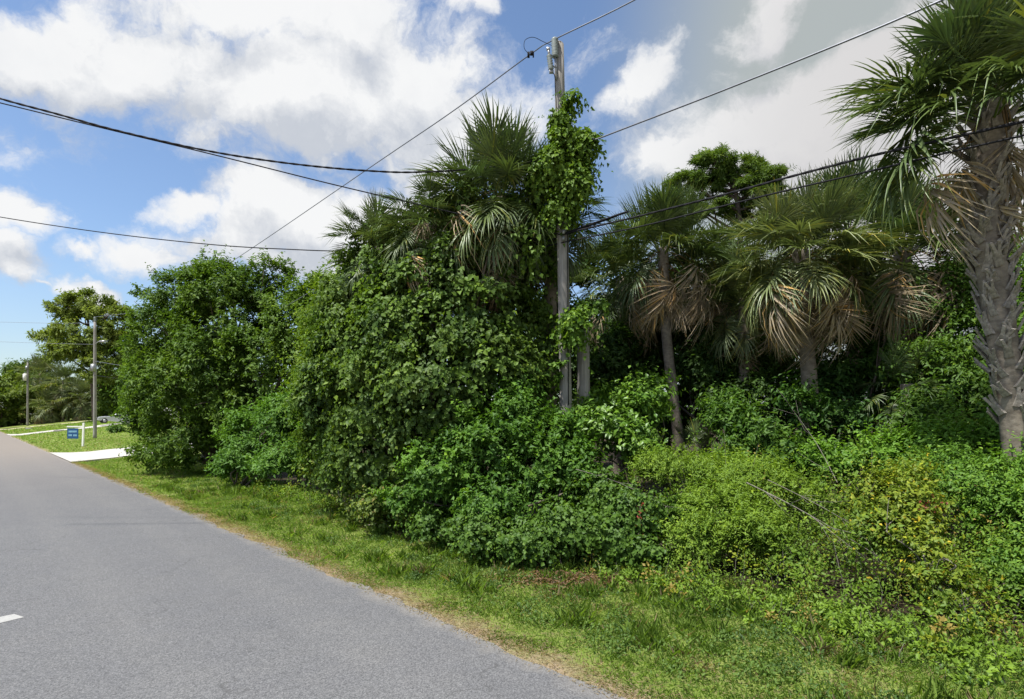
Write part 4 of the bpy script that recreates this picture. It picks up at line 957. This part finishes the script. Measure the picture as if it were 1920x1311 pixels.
# ------------------------------------------------------------------ silver car on the far driveway
def car():
    u_, n_ = 97.4, 15.6; O = W(u_, n_, .05); root = empty('parked_car', O, 'silver car parked up the far driveway, half hidden by the rounded tree', 'car')
    yaw = math.atan2(-ND.y, -ND.x); root.rotation_euler = (0, -.1, yaw)
    prof = [(2.2, .35), (2.25, .62), (2.12, .80), (1.3, .98), (.75, 1.05), (.15, 1.45), (-1.0, 1.50), (-1.75, 1.15), (-2.2, 1.05), (-2.28, .6), (-2.2, .35)]
    me = MB().prism(prof, -.86, .86); o = me.build('body', M_CAR, root, smooth=False)
    bv = o.modifiers.new('bevel', 'BEVEL'); bv.width = .07; bv.segments = 3
    for sy in (-1, 1):
        MB().prism([(.62, 1.04), (.12, 1.38), (-.42, 1.42), (-.42, 1.04)], sy * .868, sy * .862).build('side_window', M_GLASS, root, smooth=False)
        MB().prism([(-.5, 1.04), (-.5, 1.42), (-.98, 1.42), (-1.6, 1.1)], sy * .868, sy * .862).build('side_window', M_GLASS, root, smooth=False)
        for x in (1.4, -1.4):
            w = MB().tube([(x, sy * .70, .34), (x, sy * .9, .34)], .34, 20).build('wheel', M_TYRE, root)
            MB().tube([(x, sy * .88, .34), (x, sy * .912, .34)], .21, 14).build('rim', M_STEEL, w)
        MB().box((2.17, sy * .62, .72), (.16, .36, .16)).build('headlight', M_GLASS, root, smooth=False)
        MB().box((-2.24, sy * .66, .86), (.08, .3, .16)).build('tail_light', simple('tail_light_red', (.35, .02, .02)), root, smooth=False)
    d = Vector((-.6, 0, .4)).normalized()
    MB().box((.47, 0, 1.245), (.76, 1.46, .012), Matrix.Rotation(.588, 3, 'Y')).build('windscreen', M_GLASS, root, smooth=False)
    MB().box((2.25, 0, .55), (.06, 1.2, .2)).build('grille', M_TYRE, root, smooth=False)
car()

# culvert ends by the far driveways
def culvert(label, px, py, Y):
    p = P(px, py, Y); p.z = gz(p.x, p.y)
    o = MB().tube([Vector((-.7, .3, .0)), Vector((.7, -.3, .0))], .22, 12).build('drain_pipe', M_CULV); o.location = p; tag(o, label, 'drain pipe')
culvert('dark end of a drain pipe in the grass beyond the far driveway', 55, 805, 92)
culvert('dark drain pipe end in the grass on the near side of the far driveway', 110, 817, 73)

# ------------------------------------------------------------------ dry branches and debris
def branch(label, ends, rad, seed, twigs=5, m_=None):
    r = np.random.default_rng(seed); ps = spline(ends, 6); O = ps[0].copy(); mb = MB(); n = len(ps)
    mb.tube(ps, [rad * (1 - .75 * i / (n - 1)) for i in range(n)], 6)
    for _ in range(twigs):
        i = r.integers(2, n - 1); d_ = (ps[i] - ps[i - 1]).normalized() + Vector(r.normal(0, .45, 3)); e = ps[i] + d_ * r.uniform(.2, .55)
        mb.tube([ps[i], ps[i].lerp(e, .5) + Vector(r.normal(0, .02, 3)), e], [rad * .45, rad * .35, rad * .15], 5)
    o = mb.build('dead_branch', m_ or M_TWIG, None, off=O); o.location = O; return tag(o, label, 'branch')
branch('long bare grey branch slanting down through the clearing towards the yellow sapling', [P(1400, 905, 8.5), P(1480, 945, 8.05), P(1560, 990, 7.7), P(1650, 1045, 7.3)], .009, 1, 9)
branch('thin bare branch lying over the bramble just above the long grey one', [P(1440, 900, 8.9), P(1540, 950, 8.0), P(1640, 1010, 7.45)], .006, 2, 8)
branch('bare twig leaning up in front of the small dark tree behind the clearing', [P(1570, 905, 8.8), P(1530, 830, 9.6), P(1480, 760, 10)], .007, 3, 6)
branch('pale dry twigs poking out of the shrub right below the pole stump', [P(1080, 880, 10.0), P(1160, 905, 9.7), P(1260, 955, 9.2)], .006, 4, 10)
branch('dry stick lying on the brown litter at the verge below the small-leaved vine carpet', [P(1020, 1078, 8.75), P(1060, 1086, 8.6), P(1130, 1098, 8.3)], .014, 5, 3)
branch('bare grey sticks lying at the foot of the pale tangle left of the verge shrub', [P(690, 985, 12.4), P(740, 975, 12.1), P(810, 965, 11.6)], .014, 6, 6)
# red-leaved sprig
r = np.random.default_rng(8); k = 22
c = np.array(P(1200, 965, 8.95)); pos = c + r.normal(0, 1, (k, 3)) * np.array([.04, .05, .13])
V, T, C = leaves(pos, rdir(r, k), unit(rdir(r, k) + np.array([0, -.8, .8])), r.uniform(.05, .08, k), r.uniform(.025, .04, k), np.array([.22, .045, .03]) * r.uniform(.7, 1.3, (k, 1)))
o = empty('leafy_sprig', c, '', 'sprig'); tag(link('leaves', trimesh('leaves', V - c, T, C), M_LEAF, o), kind='stuff'); MB().tube([(0, .03, -.35), (.01, 0, -.1), (0, 0, .14)], [.005, .004, .002], 5).build('stem', M_TWIG, o); tag(o, 'small sprig of red leaves among the green brambles right of the verge shrub', 'sprig')
c = np.array(P(1742, 948, 7.15)); pos = c + r.normal(0, 1, (40, 3)) * np.array([.09, .06, .05]); k = 40
V, T, C = leaves(pos, rdir(r, k), unit(rdir(r, k) + np.array([0, -.8, .8])), r.uniform(.04, .06, k), r.uniform(.02, .035, k), np.array([.20, .05, .035]) * r.uniform(.7, 1.3, (k, 1)))
o = empty('leafy_sprig', c, '', 'sprig'); tag(link('leaves', trimesh('leaves', V - c, T, C), M_LEAF, o), kind='stuff'); MB().tube([(0, .03, -.35), (.01, 0, -.1), (0, 0, .06)], [.005, .004, .002], 5).build('stem', M_TWIG, o); tag(o, 'rusty red leaf tips on the right side of the yellowing sapling', 'sprig')

# ------------------------------------------------------------------ grass, weeds and litter
r = np.random.default_rng(15)
def vnoise(u, n, s, seed):
    g_ = np.random.default_rng(seed).random((64, 64)); x = (u * s) % 63; y = (n * s) % 63
    xi = x.astype(int); yi = y.astype(int); fx = x - xi; fy = y - yi; fx = fx * fx * (3 - 2 * fx); fy = fy * fy * (3 - 2 * fy)
    a = g_[xi, yi] * (1 - fx) + g_[(xi + 1) % 64, yi] * fx; b = g_[xi, (yi + 1) % 64] * (1 - fx) + g_[(xi + 1) % 64, (yi + 1) % 64] * fx
    return a * (1 - fy) + b * fy
def grass(u, n, L, Wd, lean=1.3):
    k = len(u); z = HT(u, n); pos = np.stack([UD.x * u + ND.x * n, UD.y * u + ND.y * n, z - .005], -1)
    dr = unit(rdir(r, k) * lean + np.array([0, 0, 1.])); nr = unit(rdir(r, k) + np.array([0, 0, .9]))
    dry = vnoise(u, n, 1.5, 1) * .55 + vnoise(u, n, 5, 2) * .45
    edge = np.clip((4.52 + .35 * (vnoise(u, n * 0, 2.2, 3) - .5) * 2 - n) / .45, 0, 1)
    rnd = r.random(k)
    isdry = rnd < np.clip((dry - .58) * 2.2, .035, .5) * (n < 12) + edge * .85
    t = np.clip(vnoise(u, n, 2.6, 4) + r.normal(0, .22, k), 0, 1)[:, None]
    col = np.array([.15, .25, .040]) * (1 - t) + np.array([.235, .345, .068]) * t
    dc = np.array([.30, .25, .13]) * r.uniform(.7, 1.3, (k, 1)) + np.array([.03, .02, .02])
    col = np.where(isdry[:, None], dc, col)
    keep = (r.random(k) > edge * .72)
    L = L * (1 - .5 * edge) * (.7 + .6 * vnoise(u, n, 3.3, 6))
    return leaves(pos[keep], dr[keep], nr[keep], L[keep], np.full(keep.sum(), Wd), col[keep], True, droop=.35, fold=.1)
parts = []
for (k, u0, u1, n0, n1, L, Wd) in ((125000, -1.5, 8, 4.08, 8.3, .062, .0042), (75000, 8, 20, 4.08, 8.0, .07, .007), (30000, 20, 38.5, 4.08, 8.5, .09, .014), (12000, 47.5, 66, 4.1, 17, .13, .03), (12000, 66, 94.5, 4.1, 24, .16, .06), (8000, 101, 132, 4.1, 26, .22, .09)):
    u = r.uniform(u0, u1, k); n = r.uniform(n0, n1, k); parts.append(grass(u, n, L * r.uniform(.5, 1.4, k), Wd))
# tufts of longer grass
for (nt, u0, u1, L) in ((150, -1, 9, .17), (120, 9, 24, .17)):
    for _ in range(nt):
        uc, nc = r.uniform(u0, u1), r.uniform(4.7, 8.2) if r.random() < .7 else r.uniform(6.2, 8.2); k = 60; s_ = r.uniform(.05, .13)
        parts.append(grass(uc + r.normal(0, s_, k), nc + r.normal(0, s_, k), L * r.uniform(.6, 1.3, k), .0055, .6))
V, T, C = join(parts)
tag(link('grass', trimesh('grass', V, T, C), M_GRASS), kind='stuff')
# broad-leaved weeds low in the grass
parts = []
for _ in range(170):
    u0_, n0_ = (r.uniform(-1, 8), r.uniform(5.0, 7.6)) if r.random() < .7 else (r.uniform(8, 24), r.uniform(5.2, 7.8)); k = int(r.integers(60, 170)); s_ = r.uniform(.08, .22)
    u = u0_ + r.normal(0, s_, k); n = n0_ + r.normal(0, s_, k)
    hgt = r.uniform(.02, .11, k) * np.clip(1.3 - np.hypot(u - u0_, n - n0_) / (s_ * 2.2), .15, 1.2)
    pos = np.stack([UD.x * u + ND.x * n, UD.y * u + ND.y * n, HT(u, n) + hgt], -1)
    t = np.clip(r.normal(.5, .25, k), 0, 1)[:, None]; g0, g1 = (G_LIGHT if r.random() < .5 else G_MID)
    parts.append(leaves(pos, unit(rdir(r, k) + np.array([0, 0, .2])), unit(rdir(r, k) * .5 + np.array([0, 0, 1.])), r.uniform(.03, .055, k), r.uniform(.018, .03, k), np.array(g0) * (1 - t) + np.array(g1) * t, True))
V, T, C = join(parts)
tag(link('ground_weeds', trimesh('ground_weeds', V, T, C), M_LEAF), kind='stuff')
# dead leaves and straw: along the asphalt edge and in the bare patch by the vines
parts = []
for (k, u0, u1, n0, n1, L) in ((11000, -1.5, 20, 4.0, 4.65, .05), (3000, 20, 38, 4.0, 4.55, .09)):
    u = r.uniform(u0, u1, k); n = r.triangular(n0, 4.25, n1, k)
    pos = np.stack([UD.x * u + ND.x * n, UD.y * u + ND.y * n, np.maximum(HT(u, n), 0) + r.uniform(.012, .03, k)], -1)
    parts.append(leaves(pos, unit(rdir(r, k) * np.array([1, 1, .2])), unit(rdir(r, k) * .4 + np.array([0, 0, 1.])), L * r.uniform(.5, 1.5, k), np.full(k, .007), np.array([.30, .235, .15]) * r.uniform(.55, 1.25, (k, 1)), True))
pc = P(1085, 1092, 8.5); k = 2600
xy = np.array([pc.x, pc.y]) + r.normal(0, 1, (k, 2)) * np.array([.42, .20])
pos = np.stack([xy[:, 0], xy[:, 1], r.uniform(.02, .07, k)], -1)
parts.append(leaves(pos, unit(rdir(r, k) * np.array([1, 1, .25])), unit(rdir(r, k) * .5 + np.array([0, 0, 1.])), r.uniform(.03, .09, k), r.uniform(.008, .03, k), np.array([.22, .14, .085]) * r.uniform(.5, 1.3, (k, 1)), True))
V, T, C = join(parts)
tag(link('leaf_litter', trimesh('leaf_litter', V, T, C), M_GRASS), kind='stuff')
tt = sum(len(m_.polygons) for m_ in bpy.data.meshes); print('TRIS', tt, 'OBJ', len(bpy.data.objects))
